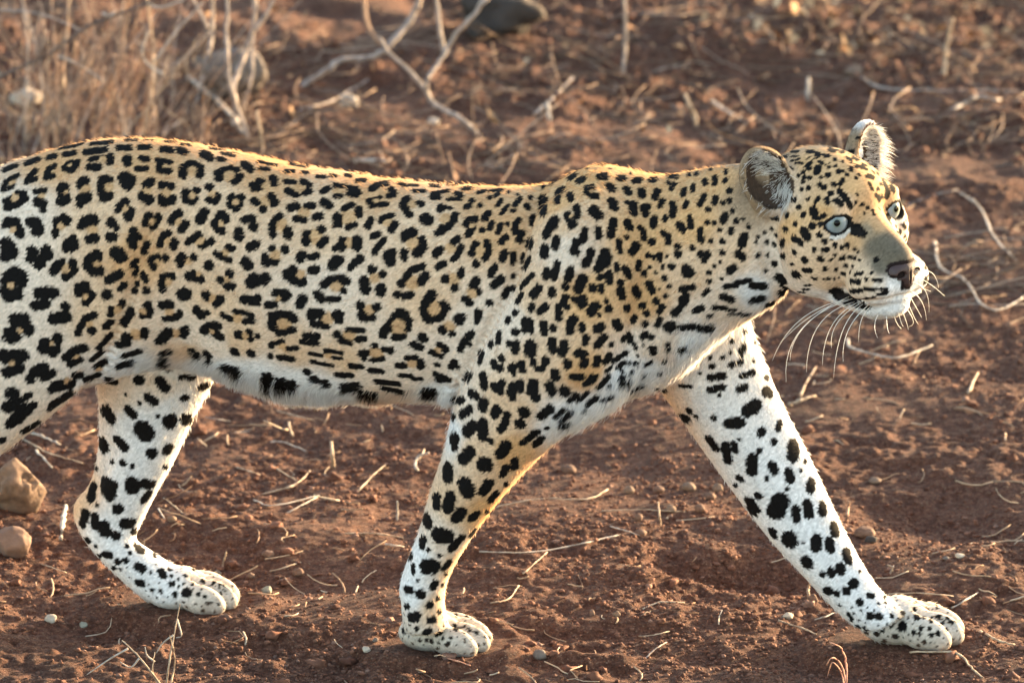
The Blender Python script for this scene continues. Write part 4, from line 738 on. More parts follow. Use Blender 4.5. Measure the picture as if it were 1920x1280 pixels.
# far hind leg
limb([(100,560,420,540,.05,.19),(150,640,420,620,.052,.195),(180,722,404,704,.047,.2),(185,790,368,776,.041,.202),(182,850,332,855,.036,.203),(168,905,300,914,.031,.203),
      (137,952,264,985,.027,.203),(151,1000,256,1012,.026,.202),(184,1043,282,1032,.026,.2),(228,1086,316,1054,.028,.198),(274,1126,342,1068,.03,.196)])
# near hind leg (most of it behind the left edge of the view)
limb([(-120,430,250,420,.042,.118),(-150,520,262,500,.056,.112),(-165,600,236,600,.06,.107),(-170,690,172,705,.056,.1),(-175,765,92,782,.047,.094),(-190,830,2,852,.039,.09),
      (-212,900,-78,925,.031,.088),(-236,972,-118,985,.026,.088),(-218,1040,-140,1048,.025,.088),(-200,1110,-128,1108,.026,.088),(-190,1150,-110,1140,.03,.088)])
# tail
tl = crom([(-150,430),(-205,440),(-270,520),(-330,640),(-390,760),(-450,850),(-530,890),(-620,870)], 6)
tv, tf = tube([P(a, b, midline(a)) for a, b in tl], np.linspace(.032, .02, len(tl)), 16)
add_piece(tv, tf)

def blob(px, py, z, rx, ry, rz, yaw=0.0, tilt=0.0):
    """ellipsoid (radii along the foot, across, up; metres) whose centre is seen at px,py at height z"""
    c = PZ(px, py, z)
    nu, nv = 20, 12
    V = []; F = []
    for j in range(nv + 1):
        a = math.pi * j / nv
        for i in range(nu):
            b = 2 * math.pi * i / nu
            p = np.array([rx * math.cos(a), ry * math.sin(a) * math.cos(b), rz * math.sin(a) * math.sin(b)])
            ct, st = math.cos(tilt), math.sin(tilt)
            p = np.array([p[0] * ct - p[2] * st, p[1], p[0] * st + p[2] * ct])
            cy, sy = math.cos(yaw), math.sin(yaw)
            V.append(c + np.array([p[0] * cy - p[1] * sy, p[0] * sy + p[1] * cy, p[2]]))
    for j in range(nv):
        for i in range(nu):
            F.append((j * nu + i, j * nu + (i + 1) % nu, (j + 1) * nu + (i + 1) % nu, (j + 1) * nu + i))
    add_piece(V, F)
TOE_GAPS = []
def paw(px, py, yaw, s=1.0, heel=0.0):
    """px,py: middle of the pad.  Sole, knuckles and four toes that fan out"""
    c = PZ(px, py, 0.0)
    cy, sy = math.cos(yaw), math.sin(yaw)
    def at(f, l, z):
        w = c + np.array([f * cy - l * sy, f * sy + l * cy, z]) * s
        return w
    def b(f, l, z, rx, ry, rz, ya=0.0, ti=0.0):
        w = at(f, l, z); d = w - EYE
        a = np.dot(d, _r) / np.dot(d, _f); bb = np.dot(d, _u) / np.dot(d, _f)
        blob(960 + a * DIST / MM, 640 - bb * DIST / MM, w[2], rx * s, ry * s, rz * s, yaw + ya, ti)
    for l in (-.0205, .001, .0215):
        TOE_GAPS.append([at(f, l * (1 + (f - .03) * 3), .050 - .45 * (f - .02)) for f in np.arange(.018, .064, .0022)])
    b(-.004 - heel, 0, .024, .042 + heel, .034, .024)                 # sole
    b(.010, 0, .033, .036, .031, .020, 0, -.42)         # knuckles
    for l, f, ya in ((-.029, .026, -.18), (-.010, .040, -.05), (.012, .040, .06), (.030, .026, .18)):
        b(f, l, .022, .032, .0150, .020, ya, -.20)
        b(f + .019, l * 1.08, .0150, .0150, .0125, .0138, ya, -.1)
paw(814, 1219, -.10, .97)
paw(1688, 1205, -.08, 1.08, .001)
paw(342, 1140, -.06, .98, .002)
paw(-140, 1195, -.1, 1.0)

# ----------------------------------------------------------------- head
HS = 1.146
HEAD_YAW, HEAD_PITCH, HEAD_ROLL = math.radians(51.5), math.radians(-2.0), math.radians(2.0)
def head_matrix():
    cy, sy = math.cos(HEAD_YAW), math.sin(HEAD_YAW)
    M = np.array([[cy, sy, 0], [-sy, cy, 0], [0, 0, 1]])
    cp, sp = math.cos(HEAD_PITCH), math.sin(HEAD_PITCH)
    Q = np.array([[cp, 0, sp], [0, 1, 0], [-sp, 0, cp]])
    cr, sr = math.cos(HEAD_ROLL), math.sin(HEAD_ROLL)
    return M @ Q @ np.array([[1, 0, 0], [0, cr, -sr], [0, sr, cr]])
HM = head_matrix() * HS * 0.001
HO = P(1605, 404, -0.10)
def from_head(p): return np.asarray(p, float) @ HM.T + HO
def to_head(w): return (np.asarray(w, float) - HO) @ np.linalg.inv(HM).T

def sd_ell(p, c, r):
    q = p - np.array(c, float); r = np.array(r, float)
    k0 = np.linalg.norm(q / r, axis=-1); k1 = np.linalg.norm(q / (r * r), axis=-1) + 1e-9
    return k0 * (k0 - 1) / k1
def sd_cone(p, a, b, ra, rb):
    a = np.array(a, float); b = np.array(b, float)
    ab = b - a; t = np.clip(((p - a) @ ab) / (ab @ ab), 0, 1)
    return np.linalg.norm(p - a - t[..., None] * ab, axis=-1) - (ra + (rb - ra) * t)
def smin(a, b, k):
    h = np.clip(0.5 + 0.5 * (b - a) / k, 0, 1)
    return b * (1 - h) + a * h - k * h * (1 - h)
def smax(a, b, k): return -smin(-a, -b, k)
EYE_C = np.array([4.0, 35.0, 2.0]); EYE_R = 17.0
EYE_A = np.array([.92, .39, .04]); EYE_A /= np.linalg.norm(EYE_A)
EYE_B = np.cross(EYE_A, np.array([.0, .12, 1.0])); EYE_B /= np.linalg.norm(EYE_B)   # along the lid
EYE_Cc = np.cross(EYE_B, EYE_A)
if EYE_Cc[2] < 0: EYE_Cc = -EYE_Cc
def almond(p, hw=14.0, hh=9.8):
    q = p - EYE_C
    a, b, c = q @ EYE_A, q @ EYE_B, q @ EYE_Cc
    hh = np.where(c > 0, hh * .60, hh * 1.04)
    R = (hw * hw + hh * hh) / (2 * hh)
    return np.where(a > 3, np.sqrt(b * b + (np.abs(c) + R - hh) ** 2) - R, 9.0)
EAR_C = np.array([-62.0, 68.0, 42.0])
EAR_F = np.array([.94, .32, .06]); EAR_F /= np.linalg.norm(EAR_F)
EAR_U = np.array([-.12, .38, .92]); EAR_U -= EAR_F * (EAR_U @ EAR_F); EAR_U /= np.linalg.norm(EAR_U)
EAR_W = np.cross(EAR_U, EAR_F)
def head_sdf(p):
    q = p.copy(); q[..., 1] = np.abs(q[..., 1])
    d = sd_ell(q, (-56, 0, 4), (76, 62, 60))
    d = smin(d, sd_ell(q, (-16, 0, 20), (40, 45, 32)), 14)
    d = smin(d, sd_ell(q, (-22, 46, -22), (44, 26, 40)), 16)
    d = smin(d, sd_ell(q, (-36, 34, -54), (50, 28, 32)), 16)
    d = smin(d, sd_cone(q, (14, 0, -36), (46, 0, -56), 38, 33), 12)
    d = smin(d, sd_cone(q, (0, 0, 4), (62, 0, -35), 19, 17), 8)
    d = smin(d, sd_ell(q, (46, 23, -60), (30, 23, 23)), 7)
    d = smin(d, sd_ell(q, (70, 0, -45), (9, 15, 11)), 5)
    j = sd_cone(q, (-30, 26, -70), (36, 11, -89), 18, 13)
    j = smin(j, sd_ell(q, (42, 0, -87), (27, 24, 15)), 8)
    d = smin(d, j, 5)
    d = smin(d, sd_ell(q, (4, 35, 20), (16, 18, 8)), 9)
    d = smin(d, sd_cone(q, (-60, 0, -14), (-130, 0, -30), 54, 58), 22)
    um = -79 + (q[..., 0] - 14) * .115
    slit = np.maximum(np.maximum(np.abs(q[..., 2] - um) - 1.7, -d - 5.5), 6 - q[..., 0])
    d = np.maximum(d, -slit)
    lid = np.linalg.norm(q - EYE_C, axis=-1) - (EYE_R + 2.6)
    d = smin(d, lid, 5)
    # inner corner furrow and eye opening
    d = np.maximum(d, -almond(q))
    # ear shell
    e = q - EAR_C
    ef, eu, ew = e @ EAR_F, e @ EAR_U, e @ EAR_W
    loc = np.stack([ef, eu, ew], -1)
    shell = sd_ell(loc, (0, 0, 0), (17, 37, 28))
    shell = smin(shell, sd_ell(loc, (-4, -26, 0), (20, 22, 26)), 10)
    cup = sd_ell(loc, (12.5, 2, 1), (19.5, 31.5, 24.5))
    shell = smax(shell, -cup, 3)
    d = smin(d, shell, 5)
    d = np.maximum(d, -sd_ell(loc, (14, -4, 1), (17, 24, 18)))
    return d
def surface_nets(S, org, h):
    ins = S < 0
    nx, ny, nz = S.shape
    acc = np.zeros((nx - 1, ny - 1, nz - 1, 3)); cnt = np.zeros((nx - 1, ny - 1, nz - 1))
    for ax in range(3):
        o1, o2 = [a for a in range(3) if a != ax]
        for i in (0, 1):
            for jj in (0, 1):
                sl0 = [None] * 3; sl1 = [None] * 3
                sl0[ax] = slice(0, -1); sl1[ax] = slice(1, None)
                for o, k in ((o1, i), (o2, jj)):
                    sl0[o] = slice(1, None) if k else slice(0, -1); sl1[o] = sl0[o]
                a = S[tuple(sl0)]; b = S[tuple(sl1)]
                m = (a < 0) != (b < 0)
                t = np.where(m, a / np.where(m, a - b, 1), 0)
                v = np.zeros(a.shape + (3,)); v[..., ax] = t; v[..., o1] = i; v[..., o2] = jj
                acc += v * m[..., None]; cnt += m
    act = cnt > 0
    idx = -np.ones(cnt.shape, int); idx[act] = np.arange(act.sum())
    I = np.argwhere(act)
    V = (I + acc[act] / cnt[act][:, None]) * h + np.array(org)
    F = []
    for ax in range(3):
        o1, o2 = [(1, 2), (2, 0), (0, 1)][ax]
        sl0 = [slice(1, -1)] * 3; sl1 = [slice(1, -1)] * 3
        sl0[ax] = slice(0, -1); sl1[ax] = slice(1, None)
        a = ins[tuple(sl0)]; b = ins[tuple(sl1)]
        for flip, m in ((False, a & ~b), (True, ~a & b)):
            E = np.argwhere(m); E[:, o1] += 1; E[:, o2] += 1
            def g(d1, d2):
                J = E.copy(); J[:, o1] += d1; J[:, o2] += d2
                return idx[J[:, 0], J[:, 1], J[:, 2]]
            qd = np.stack([g(-1, -1), g(0, -1), g(0, 0), g(-1, 0)], 1)
            F.append(qd[:, ::-1] if flip else qd)
    return V, np.vstack(F)
h = 2.2
ax_f = np.arange(-200, 108, h); ax_l = np.arange(-112, 112.1, h); ax_u = np.arange(-120, 100, h)
G = np.stack(np.meshgrid(ax_f, ax_l, ax_u, indexing='ij'), -1)
S = np.concatenate([head_sdf(G[i:i + 20].copy()) for i in range(0, len(ax_f), 20)])
S[0] = S[-1] = 9; S[:, 0] = S[:, -1] = 9; S[:, :, 0] = S[:, :, -1] = 9
hv, hf = surface_nets(S, (ax_f[0], ax_l[0], ax_u[0]), h)
add_piece(from_head(hv), hf.tolist())

# ----------------------------------------------------------------- fuse
tmp = mesh_obj("leopard_raw", np.vstack(BV), BF)
md = tmp.modifiers.new("fuse", 'REMESH'); md.mode = 'VOXEL'; md.voxel_size = 0.0027
bpy.context.view_layer.update()
dg = bpy.context.evaluated_depsgraph_get()
fused = bpy.data.meshes.new_from_object(tmp.evaluated_get(dg))
bpy.data.objects.remove(tmp)
nv = len(fused.vertices)
V = np.empty(nv * 3, np.float32); fused.vertices.foreach_get("co", V); V = V.reshape(-1, 3).astype(float)
nf = len(fused.polygons)
lt = np.empty(nf, np.int32); fused.polygons.foreach_get("loop_total", lt)
li = np.empty(len(fused.loops), np.int32); fused.loops.foreach_get("vertex_index", li)
ls = np.cumsum(lt) - lt
Q = np.stack([li[ls], li[ls + 1], li[ls + 2], li[ls + lt - 1]], 1)
E = np.empty(len(fused.edges) * 2, np.int32); fused.edges.foreach_get("vertices", E); E = E.reshape(-1, 2)
deg = np.bincount(E.ravel(), minlength=nv).astype(float)
def lap(V):
    out = np.zeros_like(V)
    for k in range(3):
        out[:, k] = np.bincount(E[:, 0], V[E[:, 1], k], nv) + np.bincount(E[:, 1], V[E[:, 0], k], nv)
    return out / deg[:, None] - V
hp = to_head(V)
ha = hp.copy(); ha[:, 1] = np.abs(ha[:, 1])
headmask = np.minimum(np.clip((np.linalg.norm(hp - np.array([12, 0, -30]), axis=1) - 82) / 35, 0, 1), np.clip((np.linalg.norm(ha - EAR_C - EAR_U * 5, axis=1) - 38) / 18, 0, 1))
# smoothing strength: strong where limbs run into the trunk, weak on paws and face
wgt = headmask * np.clip((V[:, 2] - .06) / .10, .09, 1)
wgt = np.maximum(wgt, .04)[:, None]
for it in range(46):
    V = V + 0.55 * wgt * lap(V)
    V = V - 0.50 * wgt * lap(V) * (0.75)

lap_time('body')
# ---------------------------------------------------------------------------
# folds and muscle relief, laid on the near flank and mirrored to the far one
# ---------------------------------------------------------------------------
def vnormals(V):
    a, b, c, d = (V[Q[:, k]] for k in range(4))
    n = np.cross(c - a, d - b)
    out = np.zeros_like(V)
    for k in range(4):
        for j in range(3):
            out[:, j] += np.bincount(Q[:, k], n[:, j], nv)
    return out / (np.linalg.norm(out, axis=1)[:, None] + 1e-12)
N = vnormals(V)
if np.mean(np.sum((V - V.mean(0)) * N, 1)) < 0:
    Q = Q[:, ::-1].copy(); N = -N
def bvh_of(V): return BVHTree.FromPolygons(V.tolist(), Q.tolist())
bvh = bvh_of(V)
def hit(px, py):
    """first body surface point met from the viewing side"""
    d = _dir(px, py); d = d / np.linalg.norm(d)
    r = bvh.ray_cast(Vector(EYE), Vector(d))
    return None if r[0] is None else np.array(r[0])
def hit_or_near(px, py, fallbackY=0.05):
    p = hit(px, py)
    if p is None:
        q = bvh.find_nearest(Vector(P(px, py, fallbackY)))
        p = np.array(q[0])
    return p
def densify(pts, step):
    out = []
    for a, b in zip(pts[:-1], pts[1:]):
        k = max(1, int(math.hypot(b[0] - a[0], b[1] - a[1]) / step))
        for i in range(k): out.append((a[0] + (b[0] - a[0]) * i / k, a[1] + (b[1] - a[1]) * i / k))
    out.append(pts[-1]); return out
RELIEF = [  # path, height mm (+ out), width mm
 ([(1015,352),(988,440),(962,530),(918,610),(884,680),(856,738)], -9.0, 6.5),
 ([(945,555),(900,628),(868,695),(842,745)], 5.0, 9),
 ([(1045,380),(1015,470),(990,560),(945,650)], 3.0, 16),
 ([(305,395),(276,450),(252,540),(225,615),(192,690),(165,742)], -6.5, 7.5),
 ([(262,400),(235,480),(205,580),(160,660)], 3.0, 18),
 ([(1215,400),(1222,480),(1200,580),(1165,690)], -6.0, 12),
 ([(1120,340),(1085,430),(1065,510)], 7.0, 17),
 ([(1140,520),(1120,620),(1060,700)], 4.0, 26),
 ([(330,520),(360,620)], -5.0, 40),
 ([(1040,792),(990,850),(930,930)], 2.0, 12),
 ([(200,850),(180,910)], -2.0, 10),
 ([(560,420),(560,640)], 2.0, 45),
 ([(1290,560),(1350,590)], -4.0, 22),
 ([(1420,390),(1440,450),(1455,520)], -3.0, 9),
 ([(935,830),(885,920)], 4.0, 22), ([(868,960),(830,1030),(800,1095)], -2.6, 8), ([(758,1098),(756,1110)], 4.0, 13), ([(852,745),(846,765)], 5.0, 18),
 ([(1385,820),(1450,920)], 4.0, 22), ([(1505,965),(1550,1040),(1590,1105)], -2.6, 9), ([(1612,1075),(1640,1105)], 3.0, 14), ([(1300,640),(1340,700)], -4.0, 20),
 ([(208,840),(190,890),(172,930)], -4.5, 9), ([(150,945)], 3.0, 12), ([(300,760),(280,850)], 4.0, 24), ([(900,690),(960,740),(1040,770)], 3.5, 18), ([(1190,420),(1170,520)], 3.0, 22), ([(620,360),(780,370)], 1.5, 30),
]
disp = np.zeros(nv)
for path, hgt, wid in RELIEF:
    pts = [hit_or_near(*p) for p in (densify(path, 12) if len(path) > 1 else path)]
    K = np.array(pts)
    sel = np.where(np.linalg.norm(V - K.mean(0), axis=1) < .35)[0]
    dm = np.full(len(sel), 9.0)
    for k in K: dm = np.minimum(dm, np.linalg.norm(V[sel] - k, axis=1))
    disp[sel] += hgt * .001 * np.exp(-(dm / (wid * .001)) ** 2)
gap_pts = []
for line in TOE_GAPS:
    K = np.array([np.array(bvh.find_nearest(Vector(p))[0]) for p in line]); gap_pts.append(K)
    sel = np.where(np.linalg.norm(V - K.mean(0), axis=1) < .06)[0]
    dm = np.full(len(sel), 9.0)
    for k in K: dm = np.minimum(dm, np.linalg.norm(V[sel] - k, axis=1))
    disp[sel] += -.0052 * np.exp(-(dm / .0034) ** 2)
for it in range(2): disp = disp + 0.5 * (np.bincount(E[:, 0], disp[E[:, 1]], nv) + np.bincount(E[:, 1], disp[E[:, 0]], nv)) / deg - 0.5 * disp
V = V + N * disp[:, None]
V[:, 2] = np.where(V[:, 2] < 0.004, 0.004 + (V[:, 2] - .004) * .1, V[:, 2])
N = vnormals(V)
bvh = bvh_of(V)

# ---------------------------------------------------------------------------
# markings -> 3-D marks (centre, radius, kind)
# ---------------------------------------------------------------------------
marks, okr = [], []
def lay(px, py, r, kind, mirror):
    d = _dir(px, py); d = d / np.linalg.norm(d)
    rc = bvh.ray_cast(Vector(EYE), Vector(d))
    if rc[0] is None: return
    p = np.array(rc[0])
    slant = abs(float(np.dot(np.array(rc[1]), d)))
    if slant < .62 and r > .0025 and kind != 'x':
        # the surface turns away here: lay the mark as a few small ones so that it keeps its drawn outline
        rp = r / MM
        for k in range(6):
            w = k * math.pi / 3
            for f_ in (.34, .62):
                lay(px + rp * f_ * math.cos(w), py + rp * f_ * math.sin(w), r * .42, 'x' if kind == 'd' else 'o', mirror and k % 2 == 0 and f_ > .5)
        r *= .6
    if kind == 'o': r *= 1.4
    (okr if kind == 'o' else marks).append((p[0], p[1], p[2], r))
    if mirror:
        hh = to_head(p)
        if hh[0] > -95 and abs(hh[1]) < 120 and abs(hh[2]) < 120 and p[0] > .28:
            if hh[1] < -6 or hh[0] < -20:
                w = from_head(hh * np.array([1, -1, 1]))
                q = bvh.find_nearest(Vector(w))
                if (q[0] - Vector(p)).length > .02: (okr if kind == 'o' else marks).append((*q[0], r))
        else:
            q = bvh.ray_cast(Vector((p[0], 1.0, p[2])), Vector((0, -1, 0)))
            if q[0] is not None and (q[0] - Vector(p)).length > .03:
                (okr if kind == 'o' else marks).append((*q[0], r))
for (x0, y0, sc), txt in SHEETS:
    for ent in txt.replace("\n", ";").split(";"):
        ent = ent.strip()
        if not ent: continue
        kind = 'd'
        if ent[0] == 'o': kind = 'o'; ent = ent[1:]
        v = [float(t) for t in ent.split()]
        r = v[0] / sc
        pts = [(x0 + v[i] / sc, y0 + v[i + 1] / sc) for i in range(1, len(v), 2)]
        pts = densify(pts, max(r * .45, 1.2)) if len(pts) > 1 else pts
        for p in pts: lay(p[0], p[1], (r + (1.4 if x0 == 1380 else 1.6)) * MM * 1.06, kind, True)
# thin dark lines that paint the shade in the gaps between the toes
for K in gap_pts:
    for k in K[7:]:
        q = bvh.find_nearest(Vector(k)); marks.append((*q[0], .0011))
M = np.array(marks)
from mathutils.kdtree import KDTree
mkd = KDTree(len(M))
for i_, m_ in enumerate(M): mkd.insert(m_[:3], i_)
mkd.balance()
def mark_gap(c, k):
    _, i_, d_ = mkd.find(c)
    return d_ - M[i_, 3] * k
cand = V[rng.choice(nv, 9000, replace=False)]
extra = []  # plain spots where the view shows nothing: rump, tail, hidden leg sides
off_x = P(-2, 700, .1)[0]
for c in cand:
    hh = to_head(c)
    if hh[0] > -60 and c[0] > .3: continue
    if c[2] < .03: continue
    lim = .021 if c[0] < off_x else .026
    if mark_gap(c, .15) < lim: continue
    if extra and np.min(np.sum((np.array(extra)[:, :3] - c) ** 2, 1)) < lim ** 2: continue
    rc = bvh.ray_cast(Vector(c + (EYE - c) * .0015), Vector(EYE - c).normalized())
    if c[0] > off_x and rc[0] is None: continue         # seen side: only the traced marks
    extra.append((c[0], c[1], c[2], rng.uniform(.006, .009)))
# speckles on the feet
foot = V[(V[:, 2] < .062) & (V[:, 2] > .010) & (N[:, 2] > -.35)]
foot = foot[rng.permutation(len(foot))]
spk = np.empty((0, 4))
for c in foot[:6000]:
    if len(spk) and np.min(np.sum((spk[:, :3] - c) ** 2, 1)) < .0085 ** 2: continue
    if mark_gap(c, 1.0) < .004: continue
    spk = np.vstack([spk, [*c, rng.uniform(.0011, .0025)]])
extra = extra + [tuple(v) for v in spk]
M = np.vstack([M] + ([np.array(extra)] if extra else []))
OK = np.array(okr)

# base colours of the coat
T_ = (.57, .335, .165); G_ = (.60, .355, .165); C_ = (.645, .45, .29); P_ = (.69, .56, .445); W_ = (.72, .71, .70)
N_ = (.135, .11, .078); K_ = (.50, .455, .39); D_ = (.10, .065, .04); B_ = (.30, .21, .13)  # N_: nose bridge grey, with its shade painted in
BASE = [(100,300,T_),(300,290,T_),(500,320,T_),(700,348,T_),(900,365,T_),(1100,340,G_),(1250,340,G_),(1350,330,G_),(40,400,P_),(200,420,C_),(400,400,C_),(600,420,C_),(800,430,C_),(940,430,T_),
 (50,560,P_),(200,600,C_),(250,480,T_),(400,560,C_),(600,560,P_),(800,560,C_),(880,620,P_),(350,640,P_),(250,690,W_),(310,690,W_),(380,690,W_),(450,705,W_),(420,695,W_),(450,640,C_),(550,655,C_),(650,675,C_),(750,695,P_),(400,645,P_),(480,705,W_),(560,720,W_),(350,650,C_),(640,735,W_),(520,728,W_),(600,738,W_),(700,690,P_),(800,690,P_),(825,740,W_),(700,738,P_),
 (30,750,P_),(120,760,P_),(60,815,W_),(170,735,W_),(0,480,P_),(1050,420,C_),(1060,470,P_),(1040,380,G_),(1000,560,C_),(1100,560,G_),(1200,450,G_),(1200,560,G_),(1000,680,C_),(1100,700,G_),(950,760,C_),(960,600,P_),
 (900,850,C_),(960,850,G_),(850,950,C_),(820,1000,P_),(900,960,G_),(850,1060,C_),(780,1050,W_),(812,880,W_),(845,800,W_),(860,760,P_),(765,1110,W_),(820,1140,C_),(800,1200,K_),(840,1210,K_),(880,1200,K_),(900,1165,P_),
 (1300,420,G_),(1300,510,C_),(1380,470,C_),(1350,570,P_),(1420,550,W_),(1300,650,W_),(1160,720,W_),(1100,775,W_),(1390,650,W_),(1230,650,P_),(1060,800,W_),(1200,700,W_),
 (1350,750,W_),(1260,760,P_),(1450,850,W_),(1500,950,W_),(1580,1080,W_),(1640,1150,W_),(1700,1180,K_),(1750,1150,P_),(1780,1160,K_),(220,740,P_),(300,720,P_),(250,800,W_),(330,770,W_),(250,900,W_),(150,930,C_),(200,1000,W_),(300,1090,W_),(390,1090,P_),(420,1110,K_),
 (1530,300,G_),(1600,310,G_),(1480,430,G_),(1500,480,C_),(1470,540,P_),(1440,480,P_),(1550,490,C_),(1560,530,C_),(1600,450,T_),(1640,462,N_),(1665,478,N_),(1650,500,N_),(1680,490,N_),(1655,455,N_),(1672,466,N_),(1600,500,C_),(1620,515,C_),(1630,528,C_),(1645,538,P_),(1672,545,W_),(1660,585,W_),(1635,588,W_),(1705,540,W_),(1700,560,W_),(1555,560,W_),
 (1570,445,C_),(1692,428,P_),(1588,388,C_),(1625,432,(.30, .22, .14)),(1540,400,G_),(1620,380,T_),(1640,400,T_),(1655,375,T_),(1600,345,G_),(1610,400,T_),(1645,420,T_),(1405,310,B_),(1390,340,B_),(1430,320,B_),(1420,350,D_),(1455,380,P_),(1465,350,C_),(1420,390,B_),(1630,250,W_),(1640,290,W_),(1600,275,B_)]
bp, bc = [], []
for x, y, c in BASE:
    p = hit(x, y)
    if p is None: continue
    bp.append(p); bc.append(c)
    if p[0] < .3:
        q = bvh.ray_cast(Vector((p[0], 1.0, p[2])), Vector((0, -1, 0)))
        if q[0] is not None and q[0].y - p[1] > .06: bp.append(np.array(q[0])); bc.append(c)
bp = np.array(bp); bc = np.array(bc)
# lie and length of the hair: drawing direction and millimetres
FLOW = [(60,300,-1,.35,10),(250,275,-1,0,10),(500,310,-1,-.15,10),(750,345,-1,-.1,10),(950,360,-1,0,10),(100,450,-1,.5,8),(400,430,-1,.1,8.5),(700,460,-1,.1,8.5),(930,480,-1,.3,8.5),(50,600,-.7,.7,8.5),(120,720,-.8,.6,9),(20,800,-.6,.8,10),
 (200,620,-.6,.7,8),(400,600,-1,.25,9),(650,600,-1,.15,9),(850,620,-.9,.4,9),(300,685,-.8,.6,17),(380,692,-.5,.8,19),(450,712,-.2,1,21),(520,735,-.1,1,23),(600,742,-.1,1,22),(700,742,-.2,1,20),(800,742,-.3,1,18),(500,665,-.9,.4,9),(420,650,-.9,.4,9),(560,690,-.9,.5,10),(620,690,-.9,.4,9),(700,705,-.9,.4,9),(760,700,-.9,.4,9),
 (1100,350,-1,.2,10),(1060,450,-.6,.8,10),(1100,560,-.5,.85,8.5),(1000,640,-.6,.8,8.5),(1150,640,-.3,.95,8.5),(950,740,-.5,.9,8.5),(1250,360,-1,.1,11),(1350,320,-1,.1,11),(1300,450,-.9,.5,9),(1380,480,-.9,.5,9),(1300,560,-.6,.8,11),(1420,565,-.8,.6,14),(1350,600,-.6,.8,14),
 (1300,660,-.2,1,16),(1180,720,-.5,.85,16),(1080,785,-.6,.8,15),(1390,640,.2,1,14),(1420,620,.4,.9,16),(920,820,-.3,1,7.5),(850,930,-.25,1,7),(920,930,-.1,1,8.5),(1000,840,.1,1,9),(790,1040,-.1,1,7),(835,1060,0,1,7),(775,1150,.1,1,6),(830,1190,.9,.5,5.5),(890,1180,1,.3,5.5),(800,1215,.7,.7,6),
 (1380,780,.3,1,9),(1450,740,.4,.9,10),(1300,780,.2,1,11),(1430,900,.5,.9,7.5),(1550,1000,.55,.85,7),(1600,1110,.6,.8,6.5),(1650,1160,.6,.8,6),(1740,1150,1,.1,5.5),(1740,1190,1,.3,5.5),(1785,1160,1,.4,5.5),
 (280,760,-.3,1,9),(370,740,.3,1,12),(240,880,-.2,1,7.5),(160,930,-.1,1,7),(190,1010,.3,.95,6.5),(260,1080,.7,.7,6),(340,1100,1,.4,5.5),(410,1110,1,.2,5.5),
 (1660,480,-.35,-.9,2.4),(1640,440,-.4,-.9,2.8),(1610,360,-.6,-.8,4),(1600,310,-.9,-.3,5),(1530,300,-1,-.1,7),(1490,340,-1,0,7),(1580,375,-.7,-.6,4),(1500,430,-1,.1,6),(1560,470,-1,.25,4.5),(1600,500,-1,.2,4),(1470,500,-.9,.5,9),(1445,470,-.8,.6,12),(1480,550,-.7,.7,11),(1550,545,-.9,.5,6),
 (1640,530,-.9,.4,3.2),(1600,550,-.8,.5,4),(1665,548,-.5,.8,3.2),(1650,585,-.3,1,9),(1620,585,-.5,.9,9),(1700,535,.5,.7,4),(1695,565,.2,1,8),(1690,430,.4,.5,3.5),(1420,300,-.4,-.9,4),(1395,345,-.8,-.2,4),(1430,340,.6,-.5,9),(1450,385,.7,-.6,12),(1630,245,.3,-.8,5),(1645,300,.7,.5,12)]
fp, fd, fl = [], [], []
for x, y, dx, dy, L in FLOW:
    p = hit(x, y)
    if p is None: continue
    d = np.array([dx, 0.0, -dy]); d /= np.linalg.norm(d)
    fp.append(p); fd.append(d); fl.append(L)
    if p[0] < .3:
        q = bvh.ray_cast(Vector((p[0], 1.0, p[2])), Vector((0, -1, 0)))
        if q[0] is not None and q[0].y - p[1] > .06: fp.append(np.array(q[0])); fd.append(d); fl.append(min(L, 12))
fp = np.array(fp); fd = np.array(fd); fl = np.array(fl)

def idw(X, pts, vals, pw=4.0):
    out = np.empty((len(X), vals.shape[1]))
    for i in range(0, len(X), 20000):
        xx = X[i:i + 20000].astype(np.float32); pp = pts.astype(np.float32)
        d2 = np.maximum((xx ** 2).sum(1)[:, None] + (pp ** 2).sum(1)[None] - 2 * xx @ pp.T, 0) + 2e-6
        w = d2 ** np.float32(-pw / 2); w /= w.sum(1)[:, None]
        out[i:i + 20000] = w @ vals
    return out
CELL = .012
def cover(X, marks, jit):
    """smallest (distance / radius) of each point X to the marks"""
    best = np.full(len(X), 9.0)
    key = np.floor(X / CELL).astype(int); key -= key.min(0) - 3
    dims = key.max(0) + 4
    lin = (key[:, 0] * dims[1] + key[:, 1]) * dims[2] + key[:, 2]
    order = np.argsort(lin, kind='stable'); sl = lin[order]
    k0 = np.floor(X / CELL).astype(int).min(0) - 3
    for m in marks:
        R = m[3] * 1.5 + .001; lo = np.floor((m[:3] - R) / CELL).astype(int) - k0; hi = np.floor((m[:3] + R) / CELL).astype(int) - k0
        if (lo < 0).any() or (hi >= dims).any(): continue
        idx = []
        for a in range(lo[0], hi[0] + 1):
            for b in range(lo[1], hi[1] + 1):
                base = (a * dims[1] + b) * dims[2]
                i0 = np.searchsorted(sl, base + lo[2]); i1 = np.searchsorted(sl, base + hi[2], side='right')
                if i1 > i0: idx.append(order[i0:i1])
        if not idx: continue
        idx = np.concatenate(idx)
        d = np.linalg.norm(X[idx] - m[:3], axis=1) / (m[3] * (1 + jit[idx]))
        np.minimum.at(best, idx, d)
    return best
def nose_clear(p):
    return np.minimum(sd_ell(p, (72.5, 0, -44), (11, 20, 9)), sd_ell(p, (74, 0, -54), (8, 7, 10)))
